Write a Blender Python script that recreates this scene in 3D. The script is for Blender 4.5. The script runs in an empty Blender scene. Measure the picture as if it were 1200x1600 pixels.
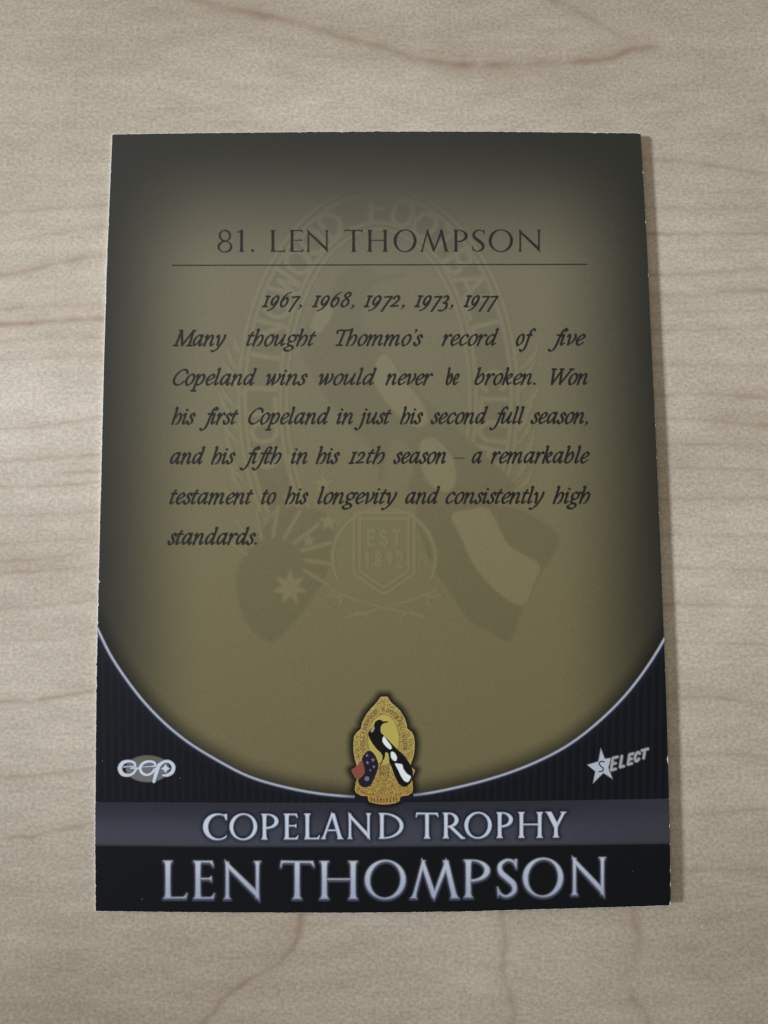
import bpy, math, random
import numpy as np
from mathutils import Matrix, Vector

random.seed(5)
rng = np.random.default_rng(5)
sc = bpy.context.scene
col = sc.collection

# ------------------------------------------------------------------ camera, world, lamps, exposure
R = np.array([[0.9999423, 0.00724421, -0.00793235],
              [-0.00790395, 0.99621438, -0.08657043],
              [0.00727518, 0.08662813, 0.99621415]])          # camera axes in the world
CAM = np.array([-0.27832, -8.71390, 91.194]) * 1e-3
FPX, CX, CY = 1250.0, 600.0, 800.0                            # focal length and centre on a 1200 x 1600 frame
cd = bpy.data.cameras.new('camera')
cd.sensor_fit = 'VERTICAL'; cd.sensor_height = 36.0; cd.sensor_width = 27.0
cd.lens = 36.0 * FPX / 1600.0
cd.clip_start = 0.002; cd.clip_end = 20.0
cam = bpy.data.objects.new('camera', cd); col.objects.link(cam)
M4 = Matrix.Identity(4)
for i in range(3):
    for j in range(3): M4[i][j] = R[i][j]
    M4[i][3] = CAM[i]
cam.matrix_world = M4
sc.camera = cam

w = bpy.data.worlds.new('World'); sc.world = w; w.use_nodes = True
bg = w.node_tree.nodes['Background']
bg.inputs['Color'].default_value = (1.0, 0.955, 0.83, 1); bg.inputs['Strength'].default_value = 0.19

def area(name, loc, target, size, size_y, power, color, spread=180):
    l = bpy.data.lights.new(name, 'AREA'); l.shape = 'RECTANGLE'; l.size = size; l.size_y = size_y
    l.energy = power; l.color = color; l.spread = math.radians(spread)
    o = bpy.data.objects.new(name, l); col.objects.link(o)
    o.location = loc
    o.rotation_euler = (Vector(target) - Vector(loc)).to_track_quat('-Z', 'Y').to_euler()
    return o
# the window on the left that throws the shadow, and the pale ceiling light behind the card's top
sl = bpy.data.lights.new('window_light', 'SPOT'); sl.energy = 50; sl.color = (0.83, 0.925, 1.06)
sl.shadow_soft_size = 0.07; sl.spot_size = math.radians(13.0); sl.spot_blend = 1.0
so = bpy.data.objects.new('window_light', sl); col.objects.link(so); so.location = (-0.64, 0.010, 0.36)
so.rotation_euler = (Vector((-0.020, 0.011, 0)) - so.location).to_track_quat('-Z', 'Y').to_euler()
area('ceiling_light', (-0.16, 0.46, 0.72), (0, 0.02, 0), 0.75, 0.55, 1.5, (1.0, 0.96, 0.88))

sc.view_settings.view_transform = 'Standard'; sc.view_settings.look = 'None'
sc.view_settings.exposure = 0.0; sc.view_settings.gamma = 1.0; sc.view_settings.use_curve_mapping = False
sc.cycles.use_denoising = False
sc.cycles.max_bounces = 6
sc.render.filter_size = 1.5

# ------------------------------------------------------------------ helpers
def lin(r, g, b):
    c = np.array([r, g, b], float) / 255.0
    return np.where(c <= 0.04045, c / 12.92, ((c + 0.055) / 1.055) ** 2.4)
def sstep(a, b, x):
    t = np.clip((x - a) / (b - a), 0, 1); return t * t * (3 - 2 * t)
def mixc(a, b, t):
    t = np.asarray(t)[..., None]; return a * (1 - t) + b * t
def catmull(pts, n=16, closed=False):
    P = np.array(pts, float)
    if len(P) == 2 and not closed:
        t = np.linspace(0, 1, 40)[:, None]; return P[0] * (1 - t) + P[1] * t
    Q = np.vstack([P[-1:], P, P[:2]]) if closed else np.vstack([2 * P[0] - P[1], P, 2 * P[-1] - P[-2]])
    out = []
    for i in range(1, len(Q) - 2):
        a, b, c, d = Q[i - 1], Q[i], Q[i + 1], Q[i + 2]
        t = np.linspace(0, 1, n, endpoint=False)[:, None]
        out.append(0.5 * (2 * b + (c - a) * t + (2 * a - 5 * b + 4 * c - d) * t ** 2 + (3 * b - a - 3 * c + d) * t ** 3))
    out.append(Q[len(Q) - 2][None])
    return np.vstack(out)
def noise1(n, step, seed):
    r = np.random.default_rng(seed); k = int(n / step) + 4
    return np.interp(np.arange(n) / step, np.arange(k), r.standard_normal(k))

THICK = 0.33e-3
def zf(x, y):                                                 # the slightly curled card's upper face, metres
    u = np.clip((x + 0.0315) / 0.063, 0.0, 1.1)
    v = y / 0.044
    return THICK + 0.04e-3 + 0.62e-3 * u ** 1.6 * (1 - 0.10 * v)
def unproj(px, py, surf=zf, lift=0.0):
    d = np.stack([(px - CX) / FPX, (CY - py) / FPX, -np.ones_like(px)], -1) @ R.T
    z = np.full(px.shape, 0.0006)
    for _ in range(5):
        k = (z - CAM[2]) / d[..., 2]
        x = CAM[0] + k * d[..., 0]; y = CAM[1] + k * d[..., 1]
        z = surf(x, y) + lift
    return np.stack([x, y, z], -1)
def proj(x, y, z):
    q = (np.stack([x, y, z], -1) - CAM) @ R
    return CX + FPX * q[..., 0] / -q[..., 2], CY - FPX * q[..., 1] / -q[..., 2]

def build(name, verts, faces, mat, parent=None, colors=None, cname='ink', smooth=True):
    me = bpy.data.meshes.new(name)
    me.from_pydata([tuple(v) for v in np.asarray(verts).tolist()], [], faces)
    if colors is not None:
        a = me.color_attributes.new(cname, 'FLOAT_COLOR', 'POINT')
        c4 = np.ones((len(verts), 4), np.float32); c4[:, :3] = colors
        a.data.foreach_set('color', c4.ravel())
    me.polygons.foreach_set('use_smooth', [smooth] * len(me.polygons))
    me.materials.append(mat); me.update()
    o = bpy.data.objects.new(name, me); col.objects.link(o)
    if parent: o.parent = parent
    return o

# ---- raster fields (positive inside), in photo pixels of the 1200 x 1600 frame
class Field:
    def __init__(s, x0, y0, x1, y1, step=0.5, pad=6):
        s.x = np.arange(x0 - pad, x1 + pad, step); s.y = np.arange(y0 - pad, y1 + pad, step)
        s.step = step; s.f = np.full((len(s.y), len(s.x)), -60.0)
    def win(s, ax, ay, bx, by):
        i0 = max(0, int((ax - s.x[0]) / s.step)); i1 = min(len(s.x), int((bx - s.x[0]) / s.step) + 2)
        j0 = max(0, int((ay - s.y[0]) / s.step)); j1 = min(len(s.y), int((by - s.y[0]) / s.step) + 2)
        return slice(j0, j1), slice(i0, i1)
    def add(s, fn, box, pad=8, sub=False):
        w_ = s.win(box[0] - pad, box[1] - pad, box[2] + pad, box[3] + pad)
        X, Y = np.meshgrid(s.x[w_[1]], s.y[w_[0]])
        if X.size == 0: return
        v = fn(X, Y)
        s.f[w_] = np.minimum(s.f[w_], -v) if sub else np.maximum(s.f[w_], v)
    def stroke(s, pts, rad, pad=8):                            # pts n x 2, rad n
        p = np.asarray(pts); r = np.broadcast_to(np.asarray(rad, float), (len(p),))
        m = r.max()
        def fn(X, Y):
            o = np.full(X.shape, -60.0)
            for (a, b), q in zip(p, r): o = np.maximum(o, q - np.hypot(X - a, Y - b))
            return o
        s.add(fn, (p[:, 0].min() - m, p[:, 1].min() - m, p[:, 0].max() + m, p[:, 1].max() + m), pad)
    def poly(s, pts, pad=8, sub=False):
        p = np.asarray(pts, float)
        s.add(lambda X, Y: poly_sd(p, X, Y), (p[:, 0].min(), p[:, 1].min(), p[:, 0].max(), p[:, 1].max()), pad, sub)
    def ellipse(s, cx, cy, rx, ry, rot=0, pad=8, sub=False):
        m = max(rx, ry)
        s.add(lambda X, Y: ell_sd(X, Y, cx, cy, rx, ry, rot), (cx - m, cy - m, cx + m, cy + m), pad, sub)
def poly_sd(p, X, Y):
    d = np.full(X.shape, 1e9); ins = np.zeros(X.shape, bool)
    for i in range(len(p)):
        a, b = p[i - 1], p[i]
        e = b - a; L = e @ e + 1e-12
        t = np.clip(((X - a[0]) * e[0] + (Y - a[1]) * e[1]) / L, 0, 1)
        d = np.minimum(d, (X - a[0] - t * e[0]) ** 2 + (Y - a[1] - t * e[1]) ** 2)
        if abs(e[1]) > 1e-9:
            c = ((a[1] > Y) != (b[1] > Y)) & (X < e[0] * (Y - a[1]) / e[1] + a[0])
            ins ^= c
    d = np.sqrt(d)
    return np.where(ins, d, -d)
def ell_sd(X, Y, cx, cy, rx, ry, rot=0):
    c, s_ = math.cos(rot), math.sin(rot)
    x = (X - cx) * c + (Y - cy) * s_; y = -(X - cx) * s_ + (Y - cy) * c
    k = np.sqrt((x / rx) ** 2 + (y / ry) ** 2) + 1e-9
    g = np.sqrt((x / rx ** 2) ** 2 + (y / ry ** 2) ** 2) + 1e-9
    return (1 - k) * k / g * np.where(k < 1, 1, 1) if False else np.clip((1 - k) * k / g, -60, min(rx, ry))

def march(F, x, y, colour, name, mat, parent, lift, iso=0.0, surf=zf):
    """mesh of the region F > iso, cut smoothly along the contour; colour(X, Y, F) gives the ink"""
    f = F - iso
    ins = f > 0
    q = ins[:-1, :-1].astype(int) + ins[:-1, 1:] + ins[1:, 1:] + ins[1:, :-1]
    ny, nx = f.shape
    idx = -np.ones((ny, nx), int)
    full = q == 4; part = (q > 0) & (q < 4)
    jj, ii = np.nonzero(full)
    used = np.zeros((ny, nx), bool)
    for dj, di in ((0, 0), (0, 1), (1, 1), (1, 0)): used[jj + dj, ii + di] = True
    PJ, PI = np.nonzero(part)
    for dj, di in ((0, 0), (0, 1), (1, 1), (1, 0)):
        used[PJ + dj, PI + di] |= ins[PJ + dj, PI + di]
    aj, ai = np.nonzero(used)
    idx[aj, ai] = np.arange(len(aj))
    vx = x[ai].tolist(); vy = y[aj].tolist(); vf = f[aj, ai].tolist()
    faces = np.stack([idx[jj + 1, ii], idx[jj + 1, ii + 1], idx[jj, ii + 1], idx[jj, ii]], 1).tolist()
    cache = {}
    for j, i in zip(PJ.tolist(), PI.tolist()):
        cs = ((j + 1, i), (j + 1, i + 1), (j, i + 1), (j, i)); poly = []
        for k in range(4):
            a, b = cs[k], cs[(k + 1) % 4]
            fa, fb = f[a], f[b]
            if fa > 0: poly.append(int(idx[a]))
            if (fa > 0) != (fb > 0):
                key = (a, b) if a < b else (b, a)
                if key not in cache:
                    t = fa / (fa - fb); cache[key] = len(vx)
                    vx.append(x[a[1]] * (1 - t) + x[b[1]] * t); vy.append(y[a[0]] * (1 - t) + y[b[0]] * t); vf.append(0.0)
                poly.append(cache[key])
        if len(poly) >= 3: faces.append(poly)
    X = np.array(vx); Y = np.array(vy); V = np.array(vf) + iso
    return build(name, unproj(X, Y, surf, lift), faces, mat, parent, colour(X, Y, V))

def nodes(name):
    m = bpy.data.materials.new(name); m.use_nodes = True
    nt = m.node_tree; b = nt.nodes['Principled BSDF']
    return m, nt, b
def N(nt, t, **kw):
    n = nt.nodes.new(t)
    for k, v in kw.items(): setattr(n, k, v)
    return n
def ink_material(name, rough, screen=0.0, spec=0.3, speck=0.06):
    """printed ink: colour of the print from the mesh, a fine halftone screen and paper grain over it"""
    m, nt, b = nodes(name); L = nt.links.new
    at = N(nt, 'ShaderNodeAttribute', attribute_name='ink')
    tc = N(nt, 'ShaderNodeTexCoord')
    ns = N(nt, 'ShaderNodeTexNoise'); ns.inputs['Scale'].default_value = 5200; ns.inputs['Detail'].default_value = 2
    L(tc.outputs['Object'], ns.inputs['Vector'])
    mr = N(nt, 'ShaderNodeMapRange'); mr.inputs[1].default_value = 0.3; mr.inputs[2].default_value = 0.7
    mr.inputs[3].default_value = 1 - speck; mr.inputs[4].default_value = 1 + speck
    L(ns.outputs['Fac'], mr.inputs[0]); fac = mr.outputs[0]
    if screen:
        sx = N(nt, 'ShaderNodeSeparateXYZ'); L(tc.outputs['Object'], sx.inputs[0])
        a1 = N(nt, 'ShaderNodeMath', operation='MULTIPLY_ADD'); a1.inputs[1].default_value = 1.28
        L(sx.outputs[1], a1.inputs[0]); L(sx.outputs[0], a1.inputs[2])
        a2 = N(nt, 'ShaderNodeMath', operation='MULTIPLY'); a2.inputs[1].default_value = 2 * math.pi / 0.27e-3
        L(a1.outputs[0], a2.inputs[0])
        s1 = N(nt, 'ShaderNodeMath', operation='SINE'); L(a2.outputs[0], s1.inputs[0])
        k1 = N(nt, 'ShaderNodeMath', operation='MULTIPLY_ADD'); k1.inputs[1].default_value = screen; k1.inputs[2].default_value = 1.0
        L(s1.outputs[0], k1.inputs[0])
        k2 = N(nt, 'ShaderNodeMath', operation='MULTIPLY'); L(k1.outputs[0], k2.inputs[0]); L(fac, k2.inputs[1]); fac = k2.outputs[0]
    mu = N(nt, 'ShaderNodeVectorMath', operation='SCALE')
    L(at.outputs['Color'], mu.inputs[0]); L(fac, mu.inputs['Scale'])
    L(mu.outputs[0], b.inputs['Base Color'])
    b.inputs['Roughness'].default_value = rough
    b.inputs['Specular IOR Level'].default_value = spec
    bp = N(nt, 'ShaderNodeBump'); bp.inputs['Strength'].default_value = 0.05; bp.inputs['Distance'].default_value = 2e-5
    n2 = N(nt, 'ShaderNodeTexNoise'); n2.inputs['Scale'].default_value = 900; n2.inputs['Detail'].default_value = 3
    L(tc.outputs['Object'], n2.inputs['Vector']); L(n2.outputs['Fac'], bp.inputs['Height']); L(bp.outputs[0], b.inputs['Normal'])
    return m

# ------------------------------------------------------------------ the wooden table
GL = []                                                        # grain lines: points, half width px, strength, fade
def gl(pts, wd=2.6, s=0.5, side=0, vert=False): GL.append((pts, wd, s, side, vert))
# left of the card
for pts, wd, s in [
    ([(-60, 338), (0, 333), (80, 327), (175, 320), (300, 318)], 3.0, .62), ([(-60, 392), (0, 380), (70, 368), (165, 355), (300, 348)], 3.2, .34),
    ([(-60, 440), (0, 432), (60, 420), (110, 408), (165, 398), (300, 385)], 4.2, .62), ([(0, 458), (60, 452), (100, 448), (160, 440)], 4, .3),
    ([(-60, 487), (10, 484), (90, 479), (160, 475), (300, 470)], 3, .42), ([(-40, 509), (20, 507), (70, 504), (140, 499), (190, 500)], 4.4, .75),
    ([(-60, 537), (0, 534), (90, 528), (160, 528), (300, 525)], 3.2, .42), ([(-60, 567), (0, 563), (150, 557), (300, 552)], 3.4, .36),
    ([(-60, 676), (0, 671), (60, 667), (155, 655), (300, 648)], 2.8, .62), ([(-60, 725), (0, 722), (80, 717), (155, 712), (300, 705)], 2.6, .5),
    ([(70, 739), (110, 739), (155, 737), (260, 735)], 2.6, .42), ([(-60, 766), (0, 762), (80, 760), (155, 754), (280, 750)], 2.4, .5),
    ([(-60, 810), (0, 807), (80, 804), (155, 800), (280, 796)], 2.4, .45), ([(-60, 855), (0, 850), (150, 842), (280, 838)], 2.4, .38),
    ([(-40, 881), (0, 878), (70, 873), (125, 867), (150, 866)], 2.4, .75), ([(-60, 899), (0, 895), (80, 892), (150, 884), (280, 876)], 2.8, .55),
    ([(-60, 957), (0, 952), (70, 947), (150, 938), (280, 928)], 2.6, .45), ([(-30, 1004), (100, 996), (150, 990), (280, 980)], 2.6, .3),
    ([(-60, 1100), (0, 1097), (70, 1093), (148, 1080), (280, 1070)], 2.6, .68), ([(-60, 1218), (0, 1215), (60, 1212), (148, 1202), (280, 1195)], 2.6, .6),
    ([(-60, 1316), (0, 1311), (60, 1306), (145, 1288), (280, 1278)], 2.8, .62)]: gl(pts, wd, s, -1)
# right of the card
for pts, wd, s in [
    ([(900, 240), (1030, 250), (1080, 255), (1200, 273), (1270, 282)], 3.4, .62), ([(900, 318), (1050, 326), (1200, 328), (1270, 330)], 3, .32),
    ([(900, 362), (1020, 365), (1100, 366), (1200, 366), (1270, 364)], 2.8, .6), ([(1040, 391), (1090, 392), (1200, 392), (1270, 391)], 2.8, .3),
    ([(900, 434), (1015, 430), (1100, 428), (1200, 420), (1270, 416)], 3.2, .45), ([(900, 462), (1015, 461), (1090, 462), (1140, 457), (1200, 455), (1270, 452)], 4, .6),
    ([(900, 492), (1030, 490), (1120, 487), (1200, 485), (1270, 482)], 3, .36), ([(900, 518), (1025, 516), (1200, 515), (1270, 514)], 2.6, .36),
    ([(940, 570), (1060, 570), (1200, 573), (1270, 576)], 2.4, .34), ([(900, 620), (1040, 618), (1110, 616), (1200, 623), (1270, 628)], 3, .46),
    ([(1050, 641), (1090, 638), (1120, 640)], 2.4, .25), ([(900, 652), (1040, 654), (1110, 658), (1170, 664), (1200, 665), (1270, 664)], 2.6, .5), ([(1160, 666), (1185, 666), (1215, 665)], 4.6, .6),
    ([(900, 690), (1050, 693), (1200, 697), (1270, 700)], 2.2, .46), ([(900, 727), (1045, 730), (1110, 733), (1200, 735), (1270, 738)], 2.6, .46),
    ([(900, 781), (1040, 780), (1200, 780), (1270, 779)], 2.6, .52), ([(900, 834), (1045, 836), (1200, 840), (1270, 842)], 2.2, .42),
    ([(900, 884), (1040, 887), (1120, 889), (1200, 893), (1270, 896)], 2.6, .46), ([(900, 942), (1045, 944), (1200, 950), (1270, 953)], 2.6, .52),
    ([(900, 1000), (1060, 1003), (1200, 1008), (1270, 1011)], 2.2, .42), ([(900, 1090), (1045, 1090), (1110, 1090), (1200, 1102), (1270, 1110)], 2.4, .6),
    ([(900, 1184), (1050, 1182), (1150, 1179), (1200, 1187), (1270, 1192)], 2.4, .42), ([(900, 1278), (1060, 1275), (1130, 1270), (1200, 1263), (1270, 1258)], 2.8, .42),
    ([(900, 1362), (1070, 1360), (1200, 1361), (1270, 1363)], 2.4, .5)]: gl(pts, wd, s, 1)
# the cathedral figure at the top
gl([(180, -22), (260, -8), (320, 4), (410, 24), (480, 40), (530, 58), (600, 75), (640, 90), (700, 100), (780, 102), (850, 100), (920, 96), (960, 91), (985, 80), (1010, 74), (1050, 76)], 5.4, .7)
gl([(320, 8), (350, 18), (400, 24), (470, 40)], 7, .25)
gl([(820, -20), (880, 8), (915, 26), (950, 46), (975, 62), (992, 76)], 4.6, .5)
gl([(640, 96), (700, 110), (790, 116), (840, 124)], 8, .22)
# the curved figure below the card
gl([(560, 1300), (490, 1390), (472, 1430), (466, 1465), (450, 1490), (425, 1512), (385, 1535), (355, 1555), (335, 1580), (318, 1600), (300, 1650)], 6.2, .78, 0, True)
gl([(780, 1380), (785, 1430), (790, 1470), (786, 1500), (790, 1530), (800, 1565), (804, 1600), (806, 1650)], 5.4, .56, 0, True)
gl([(1000, 1380), (992, 1430), (1000, 1470), (990, 1505), (980, 1530), (990, 1560), (1010, 1588), (1030, 1620), (1060, 1660)], 7.5, .56, 0, True)

def table():
    x0, x1, y0, y1 = -0.060, 0.060, -0.078, 0.070
    st = 0.00021
    gx = np.arange(x0, x1 + st, st); gy = np.arange(y0, y1 + st, st)
    X, Y = np.meshgrid(gx, gy)
    PX, PY = proj(X, Y, np.zeros_like(X))
    G = np.zeros_like(X)
    # slow wander so that no line is perfectly smooth
    wob = np.interp(PX, np.linspace(-200, 1400, 240), noise1(240, 1.6, 3)) * 0.9 + np.interp(PX, np.linspace(-200, 1400, 700), noise1(700, 1.2, 4)) * 0.55
    wobv = np.interp(PY, np.linspace(1300, 1750, 90), noise1(90, 1.3, 8)) * 1.5
    for n, (pts, wd, s, side, vert) in enumerate(GL):
        c = catmull(pts, 12)
        if vert:
            o = np.argsort(c[:, 1]); t = np.interp(PY, c[o, 1], c[o, 0]); d = PX - t + wobv * (1 + .3 * math.sin(n)); run = PY
            lo, hi = c[:, 1].min(), c[:, 1].max()
        else:
            o = np.argsort(c[:, 0]); t = np.interp(PX, c[o, 0], c[o, 1]); d = PY - t + wob * (0.8 + .5 * math.sin(n * 2.3)); run = PX
            lo, hi = c[:, 0].min(), c[:, 0].max()
            sl = np.interp(PX, c[o, 0], np.gradient(c[o, 1], c[o, 0] + np.arange(len(o)) * 1e-6)); d = d / np.sqrt(1 + sl ** 2)
        mod = 0.78 + 0.22 * np.interp(run, np.linspace(-200, 1750, 260), noise1(260, 3, 50 + n))
        mod = np.clip(mod, 0.25, 1.3)
        fade = sstep(lo, lo + 40, run) * sstep(hi, hi - 40, run)
        core = np.exp(-(d / wd) ** 2)
        soft = np.exp(-(np.abs(d) / (wd * 4.2))) * np.where(d < 0, 0.42, 0.20)       # early wood fades on one side
        G = np.maximum(G, 0) + s * mod * fade * (core * 0.55 + soft * 0.95)
    G = np.clip(G, 0, 1)
    ny, nx = X.shape
    I = np.arange(ny * nx).reshape(ny, nx)
    inner = np.stack([I[:-1, :-1].ravel(), I[:-1, 1:].ravel(), I[1:, 1:].ravel(), I[1:, :-1].ravel()], 1).tolist()
    V = np.stack([X.ravel(), Y.ravel(), np.zeros(X.size)], 1)
    # the rest of the board: four wide aprons, the edges and the underside
    a0, a1, b0, b1 = -0.40, 0.40, -0.30, 0.30
    z = -0.018
    base = len(V)
    extra = [(a0, b0, 0), (a1, b0, 0), (a1, b1, 0), (a0, b1, 0), (a0, b0, z), (a1, b0, z), (a1, b1, z), (a0, b1, z)]
    V = np.vstack([V, np.array(extra)])
    F = inner
    bot = I[0].tolist(); rgt = I[:, -1].tolist(); top = I[-1][::-1].tolist(); lft = I[:, 0][::-1].tolist()
    for edge, ca, cb in ((bot, base, base + 1), (rgt, base + 1, base + 2), (top, base + 2, base + 3), (lft, base + 3, base)):
        m = len(edge) // 2
        F += [[ca, edge[k + 1], edge[k]] for k in range(m)]
        F.append([ca, cb, edge[m]])
        F += [[cb, edge[k + 1], edge[k]] for k in range(m, len(edge) - 1)]
    F += [[base + 4, base + 7, base + 6, base + 5]]
    for k in range(4): F.append([base + k, base + 4 + k, base + 4 + (k + 1) % 4, base + (k + 1) % 4])
    g = np.concatenate([G.ravel(), np.full(8, 0.05)])
    m, nt, b = nodes('maple_wood'); L = nt.links.new
    at = N(nt, 'ShaderNodeAttribute', attribute_name='grain')
    tc = N(nt, 'ShaderNodeTexCoord')
    def noise(scale, sxyz, detail=3, rough=0.55):
        mp = N(nt, 'ShaderNodeMapping'); mp.inputs['Scale'].default_value = sxyz
        L(tc.outputs['Object'], mp.inputs[0])
        n_ = N(nt, 'ShaderNodeTexNoise'); n_.inputs['Scale'].default_value = scale; n_.inputs['Detail'].default_value = detail
        n_.inputs['Roughness'].default_value = rough
        L(mp.outputs[0], n_.inputs['Vector']); return n_
    big = noise(38, (0.45, 1.0, 1), 3)
    r = N(nt, 'ShaderNodeValToRGB'); L(big.outputs['Fac'], r.inputs[0])
    r.color_ramp.elements[0].position = 0.32; r.color_ramp.elements[0].color = (*lin(180, 166, 147), 1)
    r.color_ramp.elements[1].position = 0.68; r.color_ramp.elements[1].color = (*lin(206, 194, 177), 1)
    # short fibres along the board and the fine flecks between them
    fib = noise(560, (0.28, 1.0, 1), 4, 0.62)
    fl = noise(2900, (0.8, 1.0, 1), 2, 0.6)
    col_ = noise(1900, (0.7, 1.0, 1), 1, 0.5)
    def mul(ca, n_, lo, hi, a=0.3, z_=0.7):
        mr = N(nt, 'ShaderNodeMapRange'); mr.inputs[1].default_value = a; mr.inputs[2].default_value = z_
        mr.inputs[3].default_value = lo; mr.inputs[4].default_value = hi
        L(n_.outputs['Fac'], mr.inputs[0])
        v = N(nt, 'ShaderNodeVectorMath', operation='SCALE'); L(ca, v.inputs[0]); L(mr.outputs[0], v.inputs['Scale'])
        return v.outputs[0]
    c = mul(r.outputs[0], fib, 0.90, 1.08)
    c = mul(c, fl, 0.81, 1.18)
    hs = N(nt, 'ShaderNodeMix', data_type='RGBA', blend_type='MULTIPLY'); hs.inputs[0].default_value = 0.5
    cr = N(nt, 'ShaderNodeValToRGB'); L(col_.outputs['Fac'], cr.inputs[0])
    cr.color_ramp.elements[0].position = 0.3; cr.color_ramp.elements[0].color = (1.0, 0.87, 0.82, 1)
    cr.color_ramp.elements[1].position = 0.7; cr.color_ramp.elements[1].color = (0.93, 1.0, 0.95, 1)
    L(c, hs.inputs[6]); L(cr.outputs[0], hs.inputs[7])
    gm = N(nt, 'ShaderNodeMath', operation='MULTIPLY'); L(at.outputs['Fac'], gm.inputs[0])
    gr = N(nt, 'ShaderNodeMapRange'); gr.inputs[1].default_value = 0.3; gr.inputs[2].default_value = 0.7; gr.inputs[3].default_value = 0.7; gr.inputs[4].default_value = 1.15
    L(fl.outputs['Fac'], gr.inputs[0]); L(gr.outputs[0], gm.inputs[1])
    mx = N(nt, 'ShaderNodeMix', data_type='RGBA'); L(gm.outputs[0], mx.inputs[0]); L(hs.outputs[2], mx.inputs[6])
    mx.inputs[7].default_value = (*lin(140, 108, 82), 1)
    L(mx.outputs[2], b.inputs['Base Color'])
    b.inputs['Roughness'].default_value = 0.52; b.inputs['Specular IOR Level'].default_value = 0.35
    bp = N(nt, 'ShaderNodeBump'); bp.inputs['Strength'].default_value = 0.12; bp.inputs['Distance'].default_value = 4e-5
    L(fl.outputs['Fac'], bp.inputs['Height']); L(bp.outputs[0], b.inputs['Normal'])
    o = build('table_top', V, F, m, None, np.repeat(g[:, None], 3, 1), 'grain', smooth=False)
    o['label'] = 'pale maple table top with fine brown grain lines, under the trading card'
    o['category'] = 'table'; o['kind'] = 'structure'
table()

# ------------------------------------------------------------------ the card: outline and printed panels
Lx = lambda y: np.interp(y, [209, 260, 320, 380, 440, 500, 560, 620, 680, 740, 800, 860, 920, 980, 1040, 1100, 1160, 1220, 1280, 1340, 1424],
                         [174.6, 172.6, 170.0, 167.5, 165.3, 163.6, 161.8, 160.3, 158.9, 157.4, 155.8, 154.4, 153.0, 151.6, 150.4, 149.5, 148.9, 148.4, 148.0, 148.0, 148.6])
Rx = lambda y: np.interp(y, [207, 300, 400, 460, 520, 620, 680, 760, 820, 880, 940, 1000, 1060, 1120, 1180, 1240, 1300, 1360, 1415],
                         [1001, 1006.6, 1012, 1014.6, 1017.2, 1022, 1024.8, 1028.2, 1030.7, 1033.1, 1035.5, 1037.8, 1040, 1042, 1043.8, 1045.3, 1046.8, 1047.6, 1048])
Ty = lambda x: np.interp(x, [174, 240, 300, 375, 450, 525, 600, 675, 750, 850, 925, 1001], [209.6, 208.5, 207.5, 206.7, 206.1, 205.4, 205, 204.9, 205.1, 205.9, 206.7, 207.8])
By = lambda x: np.interp(x, [148, 205, 290, 430, 505, 580, 655, 730, 780, 880, 980, 1048], [1423.8, 1424.6, 1425.6, 1426.4, 1426.6, 1426.2, 1425.6, 1424.4, 1423, 1420.2, 1417.2, 1414.8])
jagL, jagR = noise1(1700, 3.0, 11), noise1(1700, 2.6, 12)
jagT, jagB = noise1(1300, 3.0, 13), noise1(1300, 4.0, 14)
jagL, jagR, jagT = [j * np.abs(j) * .6 for j in (jagL, jagR, jagT)]
nick_r = [(1187, 4.5, 7.0), (1290, 2.0, 4), (1360, 1.8, 4), (1382, 1.8, 5), (1412, 4.5, 5), (269, 2.2, 3), (347, 2.0, 3), (430, 1.2, 4), (650, 1.0, 4)]
nick_t = [(929, 3.2, 4), (948, 2.2, 3), (998, 3.0, 3), (863, 1.6, 4), (811, 1.4, 3), (727, 1.4, 3), (621, 1.4, 3), (535, 1.4, 3), (392, 1.2, 4), (340, 1.2, 3), (287, 1.2, 3)]
def nick(v, lst):
    o = np.zeros_like(v)
    for c, dep, wd in lst: o = np.maximum(o, dep * np.exp(-((v - c) / wd) ** 2 * 2.2))
    return o
def ink_sd(X, Y):                                              # inside the printed area, edges slightly chipped
    iy = np.clip(Y.astype(int), 0, 1699); ix = np.clip(X.astype(int), 0, 1299)
    l = X - Lx(Y) - 0.9 - 0.20 * jagL[iy] * (1 + 0.6 * sstep(600, 1000, Y))
    r = Rx(Y) - X - 0.05 - 0.10 * np.abs(jagR[iy]) - .45 * nick(Y, nick_r)
    t = Y - Ty(X) - 0.5 - 0.22 * jagT[ix] - .4 * nick(X, nick_t)
    b = By(X) - Y - 0.3 - 0.12 * jagB[ix]
    return np.minimum(np.minimum(l, r), np.minimum(t, b))
ARC = catmull([(140, 958), (153, 984.5), (172.5, 1025), (205, 1072.7), (231, 1104.5), (261.3, 1134.5), (291.7, 1159), (324, 1179.5), (380, 1210.4), (412.5, 1221.8), (445, 1230.5), (477.5, 1237.3), (510, 1242.0), (553, 1245.4), (600, 1246.3), (652.5, 1242.4),
               (685, 1237), (717.5, 1230), (750, 1222), (782.5, 1212.4), (815, 1200.9), (847.5, 1186.8), (885.8, 1166.5), (922.5, 1139.4), (959, 1106.5), (986.7, 1076), (1014, 1039), (1038, 1000), (1056, 964)], 20)
_s = np.concatenate([[0], np.cumsum(np.hypot(*np.diff(ARC, axis=0).T))])
_q = np.arange(0, _s[-1], 2.0); ARC = np.stack([np.interp(_q, _s, ARC[:, 0]), np.interp(_q, _s, ARC[:, 1])], 1)
_k = np.hanning(43); _k /= _k.sum()                           # even out the hand-measured points
ARC = np.stack([np.convolve(np.concatenate([2 * c[0] - c[21:0:-1], c, 2 * c[-1] - c[-2:-23:-1]]), _k, 'valid') for c in ARC.T], 1)
_ax = ARC[:, 0]; _ay = ARC[:, 1]; _as = np.gradient(_ay, _ax)
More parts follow.
